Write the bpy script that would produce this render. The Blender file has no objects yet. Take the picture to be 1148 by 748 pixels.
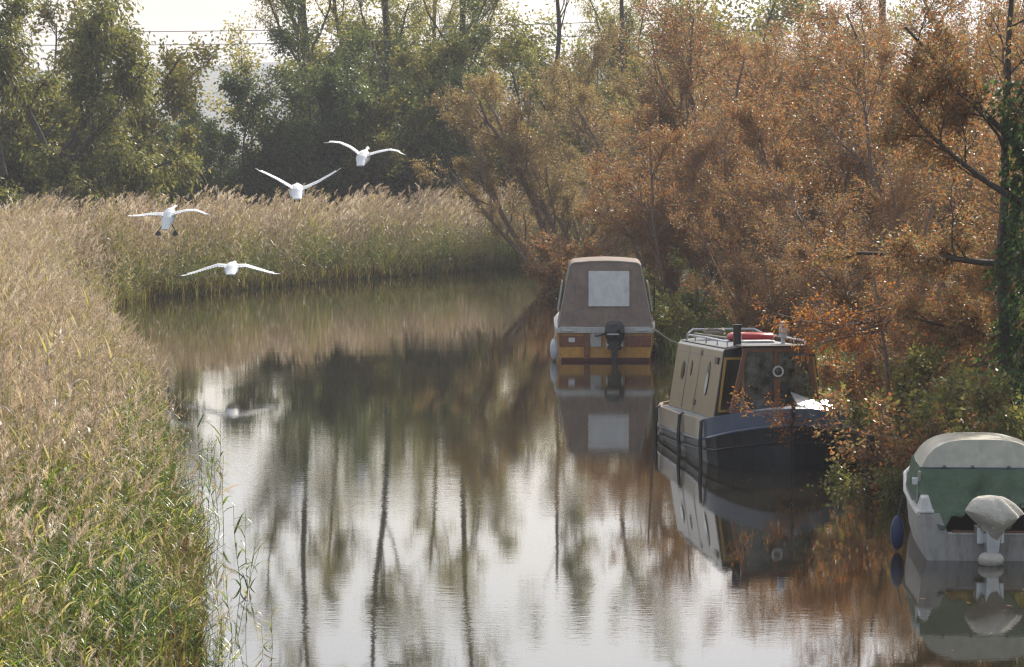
import bpy, math, random
import numpy as np
from mathutils import Vector, Matrix, noise

R = math.radians
sc = bpy.context.scene
C = sc.collection

# ------------------------------------------------------------------ camera
FPX = 3300.0            # focal length in pixels of a 1148 px wide picture
CAMH = 5.0
HOR = 140.0             # horizon line in the same pixels
PITCH = math.atan((374 - HOR) / FPX)
cam_d = bpy.data.cameras.new('camera')
cam = bpy.data.objects.new('camera', cam_d)
C.objects.link(cam)
cam.location = (0, 0, CAMH)
cam.rotation_euler = (math.pi / 2 - PITCH, 0, 0)
cam_d.sensor_width = 36
cam_d.lens = 36 * FPX / 1148
cam_d.clip_start = 0.5
cam_d.clip_end = 8000
sc.camera = cam

# ------------------------------------------------------------------ world and sun
SUN_AZ, SUN_EL = R(25), R(31)      # azimuth clockwise from +Y (the view direction)
w = bpy.data.worlds.new('World')
sc.world = w
w.use_nodes = True
nt = w.node_tree
bg = nt.nodes['Background']
sky = nt.nodes.new('ShaderNodeTexSky')
sky.sky_type = 'NISHITA'
sky.sun_disc = False
sky.sun_elevation = SUN_EL
sky.sun_rotation = SUN_AZ
sky.altitude = 20
sky.air_density = 1.0
sky.dust_density = 3.0
sky.ozone_density = 1.0
# thin bright autumn cloud over the blue
tc = nt.nodes.new('ShaderNodeTexCoord')
mp = nt.nodes.new('ShaderNodeMapping')
mp.inputs['Scale'].default_value = (1.2, 1.2, 3.5)
nz = nt.nodes.new('ShaderNodeTexNoise')
nz.inputs['Scale'].default_value = 2.2
nz.inputs['Detail'].default_value = 6
rmp = nt.nodes.new('ShaderNodeMapRange')
rmp.inputs['From Min'].default_value = 0.35
rmp.inputs['From Max'].default_value = 0.6
rmp.inputs['To Min'].default_value = 0.12
rmp.inputs['To Max'].default_value = 0.95
mx = nt.nodes.new('ShaderNodeMixRGB')
mx.inputs['Color2'].default_value = (9.9, 10.1, 10.6, 1)
nt.links.new(tc.outputs['Generated'], mp.inputs['Vector'])
nt.links.new(mp.outputs['Vector'], nz.inputs['Vector'])
nt.links.new(nz.outputs['Fac'], rmp.inputs['Value'])
sep = nt.nodes.new('ShaderNodeSeparateXYZ')
nt.links.new(tc.outputs['Generated'], sep.inputs['Vector'])
fwd = nt.nodes.new('ShaderNodeMapRange')      # the cloud thickens and brightens on the sunny side of the sky
fwd.inputs['From Min'].default_value = -0.2
fwd.inputs['From Max'].default_value = 0.9
fwd.inputs['To Min'].default_value = 0.32
fwd.inputs['To Max'].default_value = 1.0
nt.links.new(sep.outputs['Y'], fwd.inputs['Value'])
mf = nt.nodes.new('ShaderNodeMath')
mf.operation = 'MULTIPLY'
nt.links.new(rmp.outputs['Result'], mf.inputs[0])
nt.links.new(fwd.outputs['Result'], mf.inputs[1])
nt.links.new(mf.outputs[0], mx.inputs['Fac'])
nt.links.new(sky.outputs['Color'], mx.inputs['Color1'])
nt.links.new(mx.outputs['Color'], bg.inputs['Color'])
bg.inputs['Strength'].default_value = 0.115
sun_d = bpy.data.lights.new('sun', 'SUN')
sun_d.energy = 5.0
sun_d.angle = R(0.6)
sun_d.color = (1.0, 0.92, 0.80)
sun = bpy.data.objects.new('sun', sun_d)
C.objects.link(sun)
sdir = Vector((math.sin(SUN_AZ) * math.cos(SUN_EL), math.cos(SUN_AZ) * math.cos(SUN_EL), math.sin(SUN_EL)))
sun.rotation_euler = sdir.to_track_quat('Z', 'Y').to_euler()
sun.location = (10, 20, 40)

vs = sc.view_settings
vs.view_transform = 'Standard'
vs.look = 'None'
vs.exposure = 0.42
vs.gamma = 1.0
cy = sc.cycles
cy.max_bounces = 7
cy.diffuse_bounces = 3
cy.glossy_bounces = 4
cy.transmission_bounces = 5
cy.transparent_max_bounces = 8
cy.volume_bounces = 0
cy.caustics_reflective = False
cy.caustics_refractive = False
cy.sample_clamp_indirect = 6
cy.use_denoising = True
cy.denoising_prefilter = 'NONE'
cy.pixel_filter_type = 'BLACKMAN_HARRIS'
cy.filter_width = 1.3

# ------------------------------------------------------------------ pixel helpers
FW = Vector((0, math.cos(PITCH), -math.sin(PITCH)))
UP = Vector((0, math.sin(PITCH), math.cos(PITCH)))


def ray(px, py):
    return FW + Vector((1, 0, 0)) * ((px - 574) / FPX) + UP * (-(py - 374) / FPX)


def at(px, py, Y):
    r = ray(px, py)
    return Vector((0, 0, CAMH)) + r * (Y / r.y)


def onz(px, py, z=0.0):
    r = ray(px, py)
    return Vector((0, 0, CAMH)) + r * ((z - CAMH) / r.z)


# ------------------------------------------------------------------ object helpers
def tag(o, label=None, cat=None, group=None, kind=None):
    if label: o['label'] = label
    if cat: o['category'] = cat
    if group: o['group'] = group
    if kind: o['kind'] = kind
    return o


def thing(name, label, cat, loc=(0, 0, 0), rotz=0.0, group=None):
    o = bpy.data.objects.new(name, None)
    C.objects.link(o)
    o.location = loc
    o.rotation_euler = (0, 0, rotz)
    o.empty_display_size = 0.2
    return tag(o, label, cat, group)


def np_mesh(name, V, F, mats, tone=None, midx=None, smooth=False):
    """V (n,3); F list of arrays (k,4) / (k,3)."""
    me = bpy.data.meshes.new(name)
    V = np.asarray(V, dtype=np.float32)
    if not isinstance(F, list): F = [F]
    F = [np.asarray(f, dtype=np.int32) for f in F if len(f)]
    me.vertices.add(len(V))
    me.vertices.foreach_set('co', V.ravel())
    loops = np.concatenate([f.ravel() for f in F])
    tot = np.concatenate([np.full(len(f), f.shape[1], dtype=np.int32) for f in F])
    start = np.concatenate([[0], np.cumsum(tot)[:-1]]).astype(np.int32)
    me.loops.add(len(loops))
    me.loops.foreach_set('vertex_index', loops)
    me.polygons.add(len(tot))
    me.polygons.foreach_set('loop_start', start)
    me.polygons.foreach_set('loop_total', tot)
    if midx is not None:
        me.polygons.foreach_set('material_index', np.asarray(midx, dtype=np.int32))
    if smooth:
        me.polygons.foreach_set('use_smooth', np.ones(len(tot), dtype=bool))
    me.update(calc_edges=True)
    if tone is not None:
        a = me.attributes.new('tone', 'FLOAT', 'POINT')
        a.data.foreach_set('value', np.asarray(tone, dtype=np.float32))
    for m in (mats if isinstance(mats, (list, tuple)) else [mats]):
        me.materials.append(m)
    return me


def link(name, me, parent=None, loc=None):
    o = bpy.data.objects.new(name, me)
    C.objects.link(o)
    if parent: o.parent = parent
    if loc is not None: o.location = loc
    return o


class MB:
    """collects shapes for ONE mesh object"""
    def __init__(self): self.v = []; self.f = []

    def add(self, vs_, fs):
        n = len(self.v)
        self.v += [tuple(p) for p in vs_]
        self.f += [tuple(i + n for i in f) for f in fs]
        return self

    def box(self, x0, x1, y0, y1, z0, z1):
        return self.add([(x0, y0, z0), (x1, y0, z0), (x1, y1, z0), (x0, y1, z0), (x0, y0, z1), (x1, y0, z1), (x1, y1, z1), (x0, y1, z1)],
                        [(0, 3, 2, 1), (4, 5, 6, 7), (0, 1, 5, 4), (1, 2, 6, 5), (2, 3, 7, 6), (3, 0, 4, 7)])

    def slab(self, pts, off):
        """a polygon given thickness along the vector off"""
        n = len(pts); off = Vector(off)
        a = [Vector(p) for p in pts]; b = [p + off for p in a]
        return self.add(a + b, [tuple(range(n))[::-1], tuple(range(n, 2 * n))] + [(i, (i + 1) % n, n + (i + 1) % n, n + i) for i in range(n)])

    def tube(self, pts, rad, n=8, close=False, cap=True):
        pts = [Vector(p) for p in pts]
        m = len(pts)
        rads = rad if isinstance(rad, (list, tuple)) else [rad] * m
        rings = []
        ref = None
        for i, p in enumerate(pts):
            if close: t = pts[(i + 1) % m] - pts[i - 1]
            else: t = pts[min(i + 1, m - 1)] - pts[max(i - 1, 0)]
            t.normalize()
            if ref is None: ref = Vector((0, 0, 1)) if abs(t.z) < 0.9 else Vector((1, 0, 0))
            a = t.cross(ref).normalized(); b = a.cross(t).normalized(); ref = b
            rings.append([p + (a * math.cos(2 * math.pi * k / n) + b * math.sin(2 * math.pi * k / n)) * rads[i] for k in range(n)])
        fs = []
        for i in range(m if close else m - 1):
            j = (i + 1) % m
            fs += [(i * n + k, i * n + (k + 1) % n, j * n + (k + 1) % n, j * n + k) for k in range(n)]
        if cap and not close:
            fs += [tuple(range(n))[::-1], tuple((m - 1) * n + k for k in range(n))]
        return self.add([q for r_ in rings for q in r_], fs)

    def loft(self, secs, closed=False, cap0=False, cap1=False):
        n = len(secs[0]); fs = []
        for i in range(len(secs) - 1):
            for k in range(n if closed else n - 1):
                k2 = (k + 1) % n
                fs.append((i * n + k, i * n + k2, (i + 1) * n + k2, (i + 1) * n + k))
        if cap0: fs.append(tuple(range(n))[::-1])
        if cap1: fs.append(tuple((len(secs) - 1) * n + k for k in range(n)))
        return self.add([p for s in secs for p in s], fs)

    def ball(self, c, r, nu=12, nv=8, sq=(1, 1, 1)):
        secs = []
        for j in range(nv + 1):
            t = math.pi * j / nv
            t = min(max(t, 0.02), math.pi - 0.02)
            secs.append([(c[0] + r * sq[0] * math.sin(t) * math.cos(2 * math.pi * k / nu), c[1] + r * sq[1] * math.sin(t) * math.sin(2 * math.pi * k / nu), c[2] + r * sq[2] * math.cos(t)) for k in range(nu)])
        return self.loft(secs, closed=True, cap0=True, cap1=True)

    def build(self, name, m, parent=None, smooth=False, bevel=0.0, loc=None):
        me = bpy.data.meshes.new(name)
        me.from_pydata(self.v, [], self.f)
        me.validate()
        me.materials.append(m)
        o = link(name, me, parent, loc)
        import bmesh
        bm = bmesh.new(); bm.from_mesh(me)
        bmesh.ops.recalc_face_normals(bm, faces=bm.faces)
        bm.to_mesh(me); bm.free()
        if smooth:
            me.polygons.foreach_set('use_smooth', [True] * len(me.polygons))
            me.set_sharp_from_angle(angle=R(40))
        if bevel:
            b = o.modifiers.new('bevel', 'BEVEL'); b.width = bevel; b.segments = 2; b.limit_method = 'ANGLE'; b.angle_limit = R(35)
        return o


# ------------------------------------------------------------------ materials
def mat_basic(name, col, rough=0.5, metal=0.0, var=0.15, scale=6.0, bump=0.0, spec=0.5, dirt=None, dirt_amt=0.4, trans=0.0, coat=0.0):
    m = bpy.data.materials.new(name)
    m.use_nodes = True
    n = m.node_tree; b = n.nodes['Principled BSDF']
    tc_ = n.nodes.new('ShaderNodeTexCoord')
    nz_ = n.nodes.new('ShaderNodeTexNoise'); nz_.inputs['Scale'].default_value = scale; nz_.inputs['Detail'].default_value = 7; nz_.inputs['Roughness'].default_value = 0.65
    n.links.new(tc_.outputs['Object'], nz_.inputs['Vector'])
    cr = n.nodes.new('ShaderNodeValToRGB')
    cr.color_ramp.elements[0].position = 0.3; cr.color_ramp.elements[1].position = 0.7
    lo = [c * (1 - var) for c in col]; hi = [min(1, c * (1 + var)) for c in col]
    cr.color_ramp.elements[0].color = (*lo, 1); cr.color_ramp.elements[1].color = (*hi, 1)
    n.links.new(nz_.outputs['Fac'], cr.inputs['Fac'])
    out = cr.outputs['Color']
    if dirt:
        nd = n.nodes.new('ShaderNodeTexNoise'); nd.inputs['Scale'].default_value = 2.6; nd.inputs['Detail'].default_value = 9; nd.inputs['Roughness'].default_value = 0.75
        mpd = n.nodes.new('ShaderNodeMapping'); mpd.inputs['Scale'].default_value = (3.0, 3.0, 0.9)
        n.links.new(tc_.outputs['Object'], mpd.inputs['Vector']); n.links.new(mpd.outputs['Vector'], nd.inputs['Vector'])
        mr = n.nodes.new('ShaderNodeMapRange'); mr.inputs['From Min'].default_value = 0.48; mr.inputs['From Max'].default_value = 0.72; mr.inputs['To Max'].default_value = dirt_amt
        n.links.new(nd.outputs['Fac'], mr.inputs['Value'])
        mx_ = n.nodes.new('ShaderNodeMixRGB'); mx_.inputs['Color2'].default_value = (*dirt, 1)
        n.links.new(mr.outputs['Result'], mx_.inputs['Fac']); n.links.new(out, mx_.inputs['Color1'])
        out = mx_.outputs['Color']
    n.links.new(out, b.inputs['Base Color'])
    b.inputs['Roughness'].default_value = rough
    b.inputs['Metallic'].default_value = metal
    b.inputs['Specular IOR Level'].default_value = spec
    b.inputs['Coat Weight'].default_value = coat
    if trans: b.inputs['Transmission Weight'].default_value = trans
    if bump:
        bp = n.nodes.new('ShaderNodeBump'); bp.inputs['Strength'].default_value = 1; bp.inputs['Distance'].default_value = bump
        n.links.new(nz_.outputs['Fac'], bp.inputs['Height']); n.links.new(bp.outputs['Normal'], b.inputs['Normal'])
    return m


def mat_leaf(name, cols, rough=0.45, trans=0.5, spec=0.4, tone=False, tmul=1.35):
    """leaf colours spread over the single leaves (islands); optional vertex 'tone' picks along the ramp instead"""
    m = bpy.data.materials.new(name)
    m.use_nodes = True
    n = m.node_tree; b = n.nodes['Principled BSDF']; o = n.nodes['Material Output']
    cr = n.nodes.new('ShaderNodeValToRGB')
    e = cr.color_ramp.elements
    while len(e) < len(cols): e.new(0.5)
    for i, c in enumerate(cols):
        e[i].position = i / (len(cols) - 1) if len(cols) > 1 else 0
        e[i].color = (*c, 1)
    if tone:
        at_ = n.nodes.new('ShaderNodeAttribute'); at_.attribute_name = 'tone'
        n.links.new(at_.outputs['Fac'], cr.inputs['Fac'])
    else:
        g = n.nodes.new('ShaderNodeNewGeometry')
        oi = n.nodes.new('ShaderNodeObjectInfo')
        ma = n.nodes.new('ShaderNodeMath'); ma.operation = 'MULTIPLY_ADD'; ma.inputs[1].default_value = 0.72
        mb = n.nodes.new('ShaderNodeMath'); mb.operation = 'MULTIPLY'; mb.inputs[1].default_value = 0.28
        n.links.new(oi.outputs['Random'], mb.inputs[0])
        n.links.new(g.outputs['Random Per Island'], ma.inputs[0]); n.links.new(mb.outputs[0], ma.inputs[2])
        n.links.new(ma.outputs[0], cr.inputs['Fac'])
    n.links.new(cr.outputs['Color'], b.inputs['Base Color'])
    b.inputs['Roughness'].default_value = rough
    b.inputs['Specular IOR Level'].default_value = spec
    tr = n.nodes.new('ShaderNodeBsdfTranslucent')
    mc = n.nodes.new('ShaderNodeMixRGB'); mc.blend_type = 'MULTIPLY'; mc.inputs['Fac'].default_value = 1; mc.inputs['Color2'].default_value = (tmul, tmul, tmul * 0.75, 1)
    n.links.new(cr.outputs['Color'], mc.inputs['Color1']); n.links.new(mc.outputs['Color'], tr.inputs['Color'])
    ms = n.nodes.new('ShaderNodeMixShader'); ms.inputs['Fac'].default_value = trans
    n.links.new(b.outputs['BSDF'], ms.inputs[1]); n.links.new(tr.outputs['BSDF'], ms.inputs[2])
    n.links.new(ms.outputs['Shader'], o.inputs['Surface'])
    return m


M = {}
M['bark'] = mat_basic('bark', (0.075, 0.058, 0.045), 0.9, var=0.45, scale=14, bump=0.01)
M['fringe'] = mat_leaf('fringe', [(0.10, 0.055, 0.03), (0.16, 0.10, 0.05), (0.13, 0.15, 0.04), (0.24, 0.21, 0.07)])
M['bark_willow'] = mat_basic('bark_willow', (0.22, 0.15, 0.11), 0.8, var=0.4, scale=14, bump=0.006)
M['leaf_dark'] = mat_leaf('leaf_dark', [(0.048, 0.070, 0.028), (0.078, 0.107, 0.039), (0.123, 0.156, 0.057), (0.246, 0.220, 0.068)])
M['leaf_mid'] = mat_leaf('leaf_mid', [(0.102, 0.114, 0.039), (0.152, 0.164, 0.054), (0.223, 0.213, 0.068), (0.385, 0.272, 0.077)])
M['leaf_pale'] = mat_leaf('leaf_pale', [(0.116, 0.135, 0.035), (0.199, 0.203, 0.053), (0.298, 0.270, 0.071), (0.463, 0.338, 0.093)])
M['leaf_tan'] = mat_leaf('leaf_tan', [(0.156, 0.111, 0.058), (0.247, 0.163, 0.078), (0.325, 0.227, 0.104), (0.221, 0.208, 0.078)])
M['leaf_rust'] = mat_leaf('leaf_rust', [(0.12, 0.072, 0.045), (0.24, 0.125, 0.065), (0.41, 0.155, 0.055), (0.18, 0.15, 0.08), (0.32, 0.24, 0.12), (0.31, 0.12, 0.048), (0.15, 0.15, 0.065)])
M['leaf_orange'] = mat_leaf('leaf_orange', [(0.20, 0.055, 0.02), (0.36, 0.11, 0.025), (0.42, 0.19, 0.035), (0.20, 0.17, 0.05)])
M['leaf_ivy'] = mat_leaf('leaf_ivy', [(0.030, 0.060, 0.021), (0.060, 0.105, 0.030), (0.090, 0.150, 0.045)], rough=0.35)
M['grass'] = mat_leaf('grass', [(0.06, 0.10, 0.025), (0.10, 0.16, 0.04), (0.17, 0.21, 0.06), (0.27, 0.23, 0.10)])
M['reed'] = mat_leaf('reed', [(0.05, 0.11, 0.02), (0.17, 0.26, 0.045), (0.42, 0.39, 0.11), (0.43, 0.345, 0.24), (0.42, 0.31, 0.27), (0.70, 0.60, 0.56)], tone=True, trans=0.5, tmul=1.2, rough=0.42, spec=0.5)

# ground
M['ground'] = mat_basic('ground', (0.075, 0.07, 0.035), 0.95, var=0.4, scale=1.4, bump=0.03, dirt=(0.05, 0.08, 0.025), dirt_amt=0.8)
M['hill'] = mat_basic('hill', (0.07, 0.09, 0.05), 0.95, var=0.3, scale=0.006)

# water: murky, almost still, with fine cross ripples
m = bpy.data.materials.new('water'); m.use_nodes = True
n = m.node_tree; b = n.nodes['Principled BSDF']
b.inputs['Base Color'].default_value = (0.022, 0.018, 0.010, 1)
b.inputs['Roughness'].default_value = 0.03
b.inputs['IOR'].default_value = 1.9
tcw = n.nodes.new('ShaderNodeTexCoord')
def wnoise(sx, sy, detail, scale=1.0):
    mp_ = n.nodes.new('ShaderNodeMapping'); mp_.inputs['Scale'].default_value = (sx, sy, 1)
    nn = n.nodes.new('ShaderNodeTexNoise'); nn.inputs['Scale'].default_value = scale; nn.inputs['Detail'].default_value = detail
    n.links.new(tcw.outputs['Object'], mp_.inputs['Vector']); n.links.new(mp_.outputs['Vector'], nn.inputs['Vector'])
    return nn
n1 = wnoise(5.5, 11, 3)
n2 = wnoise(0.35, 0.8, 2)
n3 = wnoise(0.09, 0.16, 2)
mrw = n.nodes.new('ShaderNodeMapRange'); mrw.inputs['From Min'].default_value = 0.42; mrw.inputs['From Max'].default_value = 0.66; mrw.inputs['To Min'].default_value = 0.25; mrw.inputs['To Max'].default_value = 1.3
n.links.new(n3.outputs['Fac'], mrw.inputs['Value'])
mm = n.nodes.new('ShaderNodeMath'); mm.operation = 'MULTIPLY'
n.links.new(n1.outputs['Fac'], mm.inputs[0]); n.links.new(mrw.outputs['Result'], mm.inputs[1])
m2 = n.nodes.new('ShaderNodeMath'); m2.operation = 'MULTIPLY_ADD'; m2.inputs[1].default_value = 1.3
n.links.new(n2.outputs['Fac'], m2.inputs[0]); n.links.new(mm.outputs[0], m2.inputs[2])
bp = n.nodes.new('ShaderNodeBump'); bp.inputs['Strength'].default_value = 1.0; bp.inputs['Distance'].default_value = 0.00085
n.links.new(m2.outputs[0], bp.inputs['Height']); n.links.new(bp.outputs['Normal'], b.inputs['Normal'])
M['water'] = m

# ------------------------------------------------------------------ river plan
LB = [(-1.6, -60), (-2.0, 0), (-2.8, 20), (-3.05, 27.1), (-3.65, 33), (-4.9, 41), (-6.15, 50), (-7.6, 57), (-8.9, 63.5), (-10.5, 72), (-11.1, 79), (-10.6, 84.5),
      (-9.0, 87.5), (-7.5, 90.7), (-5.0, 95.4), (-2.2, 100), (0.8, 104.4), (6, 109), (15, 114), (40, 122), (120, 135)]
RB = [(9.5, -60), (8.2, 0), (7.6, 20), (7.1, 30), (6.6, 36), (5.7, 42), (5.2, 48), (4.2, 55), (3.5, 63), (2.7, 72), (1.9, 82), (1.3, 90), (1.9, 94.5), (5, 97.5), (12, 101), (40, 108), (120, 120)]
LBn, RBn = np.array(LB, float), np.array(RB, float)
RIV = np.concatenate([LBn, RBn[::-1]])


def seg_dist(P, L):
    A, B = L[:-1], L[1:]
    best = np.full(len(P), 1e9)
    for a, b_ in zip(A, B):
        d = b_ - a
        t = np.clip(((P - a) @ d) / (d @ d), 0, 1)
        best = np.minimum(best, np.linalg.norm(P - (a + t[:, None] * d), axis=1))
    return best


def in_river(P):
    x, y = P[:, 0], P[:, 1]
    ins = np.zeros(len(P), bool)
    n_ = len(RIV)
    for i in range(n_):
        x1, y1 = RIV[i]; x2, y2 = RIV[(i + 1) % n_]
        c = ((y1 > y) != (y2 > y))
        with np.errstate(divide='ignore', invalid='ignore'):
            xi = (x2 - x1) * (y - y1) / (y2 - y1 + 1e-12) + x1
        ins ^= c & (x < xi)
    return ins


def bank_h(P):
    P = np.asarray(P, float)
    d = np.minimum(seg_dist(P, LBn), seg_dist(P, RBn))
    s = np.where(in_river(P), -d, d)
    up = 0.03 + np.where(P[:, 0] > np.interp(P[:, 1], RBn[:, 1], RBn[:, 0]) - 1, 0.45, 0.2) * (1 - np.exp(-np.maximum(s, 0) / 1.5))
    wob = 0.05 * np.sin(P[:, 0] * 1.3 + P[:, 1] * 0.7) + 0.05 * np.sin(P[:, 0] * 0.31 - P[:, 1] * 0.43)
    z = np.where(s > 0, up + wob * np.clip(s, 0, 1), np.clip(s * 1.1, -1.3, 0) + 0.03 * np.exp(s * 8))
    return z


def axis(brk):
    out = []
    for a, b_, st in brk: out += list(np.arange(a, b_, st))
    out.append(brk[-1][1])
    return np.array(out)


gx = axis([(-3000, -400, 400), (-400, -60, 30), (-60, -16, 4), (-16, 16, 0.35), (16, 60, 4), (60, 400, 30), (400, 3000, 400)])
gy = axis([(-300, -20, 40), (-20, 20, 2), (20, 124, 0.5), (124, 180, 5), (180, 600, 40), (600, 5000, 400)])
GX, GY = np.meshgrid(gx, gy)
Pg = np.stack([GX.ravel(), GY.ravel()], 1)
Zg = bank_h(Pg)
nx, ny = len(gx), len(gy)
idx = np.arange(nx * ny).reshape(ny, nx)
Fg = np.stack([idx[:-1, :-1].ravel(), idx[:-1, 1:].ravel(), idx[1:, 1:].ravel(), idx[1:, :-1].ravel()], 1)
g = link('ground', np_mesh('ground', np.column_stack([Pg, Zg]), Fg, M['ground'], smooth=True))
tag(g, kind='structure')
mbw = MB(); mbw.add([(-200, -80, 0), (200, -80, 0), (200, 200, 0), (-200, 200, 0)], [(0, 1, 2, 3)])
wt = mbw.build('water', M['water']); tag(wt, kind='structure')
# far hill
secs = []
for i in range(41):
    x = -900 + i * 45
    hgt = 22 + 16 * math.exp(-((x + 160) / 240) ** 2) + 10 * noise.noise(Vector((x * 0.006, 1.3, 0)))
    secs.append([(x, 1300, -2), (x, 1420, hgt * 0.6), (x, 1560, hgt), (x, 1750, hgt * 0.7), (x, 1950, -2)])
tag(MB().loft(secs).build('hill', M['hill'], smooth=True), kind='structure')

# ------------------------------------------------------------------ plant machinery
rng = np.random.default_rng(7)


def unit(v):
    return v / (np.linalg.norm(v, axis=-1, keepdims=True) + 1e-9)


def tubes_np(polys, sides=4):
    """polys: list of (pts (n,3), radii (n)) -> V,F"""
    VV, FF = [], []
    base = 0
    for pts, rad in polys:
        s = sides if rad[0] > 0.03 else 3
        if rad[0] > 0.1: s = 8
        t = np.gradient(pts, axis=0); t = unit(t)
        ref = np.array([0.3, 0.9, 0.1]) if abs(t[0, 2]) > 0.5 else np.array([0.1, 0.2, 0.95])
        a = unit(np.cross(t, ref)); b_ = np.cross(a, t)
        th = np.arange(s) * 2 * np.pi / s
        ring = pts[:, None] + rad[:, None, None] * (np.cos(th)[None, :, None] * a[:, None] + np.sin(th)[None, :, None] * b_[:, None])
        n_ = len(pts)
        i = np.arange(n_ - 1)[:, None] * s; k = np.arange(s)[None, :]; k2 = (k + 1) % s
        f = np.stack([i + k, i + k2, i + s + k2, i + s + k], -1).reshape(-1, 4) + base
        VV.append(ring.reshape(-1, 3)); FF.append(f); base += n_ * s
    return np.concatenate(VV), np.concatenate(FF)


def leaves_np(pos, d, L, W, r, droop=0.3):
    n_ = len(pos)
    d = unit(d + r.normal(0, 0.45, (n_, 3)) - np.array([0, 0, droop]))
    s = unit(np.cross(d, r.normal(0, 1, (n_, 3))))
    nrm = np.cross(d, s)
    L = L[:, None]; W = W[:, None]
    p0 = pos; p1 = pos + d * L * 0.45 + s * W * 0.5 + nrm * W * 0.12; p2 = pos + d * L - np.array([0, 0, 0.15]) * L; p3 = pos + d * L * 0.45 - s * W * 0.5 + nrm * W * 0.12
    V = np.stack([p0, p1, p2, p3], 1).reshape(-1, 3)
    F = np.arange(n_ * 4).reshape(-1, 4)
    return V, F


def grow(r, starts, levels, wig=0.12):
    """starts: list of (pos, dir, length, radius); levels: list of dict(n, ratio, ang, up, t0) -> polylines per level"""
    out = [[]]
    for p, d, L, rad in starts:
        k = max(4, int(L / 0.6)); pts = [np.array(p, float)]; dd = unit(np.array(d, float))
        for i in range(k):
            dd = unit(dd + r.normal(0, wig, 3) + np.array([0, 0, 0.03])); pts.append(pts[-1] + dd * L / k)
        out[0].append((np.array(pts), np.linspace(rad, rad * 0.35, k + 1)))
    for lv in levels:
        cur = []
        for pts, rad in out[-1]:
            n_ = len(pts); L0 = np.linalg.norm(np.diff(pts, axis=0), axis=1).sum()
            nb = max(1, int(round(lv['n'] * r.uniform(0.75, 1.25))))
            for t in np.sort(r.uniform(lv['t0'], 1.0, nb)):
                f = t * (n_ - 1); i = min(int(f), n_ - 2); p = pts[i] + (pts[i + 1] - pts[i]) * (f - i)
                ax = unit(pts[i + 1] - pts[i])
                perp = unit(np.cross(ax, r.normal(0, 1, 3)))
                a = lv['ang'] * r.uniform(0.7, 1.3)
                dd = unit(ax * math.cos(a) + perp * math.sin(a) + np.array([0, 0, lv['up']]))
                L = L0 * lv['ratio'] * r.uniform(0.6, 1.25) * (1 - lv.get('taper', 0.45) * t)
                if 'maxL' in lv: L = min(L, lv['maxL'] * r.uniform(0.7, 1.2))
                k = lv.get('seg', 4); q = [p]
                for j in range(k):
                    dd = unit(dd + r.normal(0, lv.get('wig', 0.16), 3) + np.array([0, 0, lv.get('curve', 0.05)])); q.append(q[-1] + dd * L / k)
                rr = max(0.004, (rad[i] * lv.get('rr', 0.55)))
                cur.append((np.array(q), np.linspace(rr, rr * 0.4, k + 1)))
        out.append(cur)
    return out


def leaf_cloud(r, polys, count, spread, L, W, droop=0.3, clump=None, clumpy=0.0):
    """leaves along the given twigs; noise thins some regions so clumps and gaps form"""
    P = np.concatenate([p[1:] for p, _ in polys]); D = np.concatenate([np.diff(p, axis=0) for p, _ in polys])
    i = r.integers(0, len(P), int(count * (1.0 + clumpy)))
    pos = P[i] - D[i] * r.uniform(0, 1, (len(i), 1)) + r.normal(0, spread, (len(i), 3))
    if clumpy:
        k = (np.sin(pos[:, 0] * 2.9 + 1.3 * np.sin(pos[:, 2] * 2.1)) + np.sin(pos[:, 1] * 2.3 + 2) + np.sin(pos[:, 2] * 3.3 + 1.7 * np.sin(pos[:, 0] * 1.7))) / 3
        keep = r.uniform(-0.9, 0.9, len(pos)) < k * clumpy + 0.25 + (1 - min(1, clumpy)) * 0.35
        pos = pos[keep]; i = i[keep]
    n_ = len(pos)
    return leaves_np(pos, unit(D[i]), r.uniform(0.6, 1.3, n_) * L, r.uniform(0.7, 1.3, n_) * W, r, droop)


def plant_meshes(name, r, starts, levels, count, spread, L, W, bark, leaf, twig_from=0, droop=0.3, clumpy=0.6, wig=0.12, leaf_levels=1):
    lv = grow(r, starts, levels, wig)
    polys = [p for l in lv for p in l]
    V, F = tubes_np(polys)
    tm = np_mesh(name + '_trunk', V, F, bark, smooth=True)
    src = [p for l in lv[-leaf_levels:] for p in l]
    V, F = leaf_cloud(r, src, count, spread, L, W, droop, clumpy=clumpy)
    cm = np_mesh(name + '_crown', V, F, leaf)
    return tm, cm


def plant(name, meshes, loc, rz, sc_, label, cat, group, leaf=None):
    t = thing(name, label, cat, loc, rz, group)
    t.scale = sc_ if isinstance(sc_, (tuple, list)) else (sc_,) * 3
    a = link('trunk', meshes[0], t); c = link('crown', meshes[1], t)
    if leaf:
        c.material_slots[0].link = 'OBJECT'; c.material_slots[0].material = leaf
    return t


def gz(x, y): return float(bank_h(np.array([[x, y]]))[0])


# --- prototypes (unit: metres at scale 1)
def proto_ash(seed, H, leaf, count=16000, spread=0.22):
    r = np.random.default_rng(seed)
    lv = [dict(n=11, ratio=0.42, ang=0.75, up=0.22, t0=0.25, taper=0.5, seg=6, rr=0.42, curve=0.09),
          dict(n=8, ratio=0.45, ang=0.7, up=0.1, t0=0.25, seg=4, rr=0.5),
          dict(n=6, ratio=0.5, ang=0.7, up=0.0, t0=0.2, seg=3, rr=0.5, curve=-0.03, maxL=0.9)]
    return plant_meshes('ash', r, [((0, 0, -0.3), (r.normal(0, .04), r.normal(0, .04), 1), H, H * 0.013)], lv, count, spread, 0.15, 0.06, M['bark'], leaf, droop=0.5, clumpy=1.0, wig=0.05, leaf_levels=1)


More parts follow.
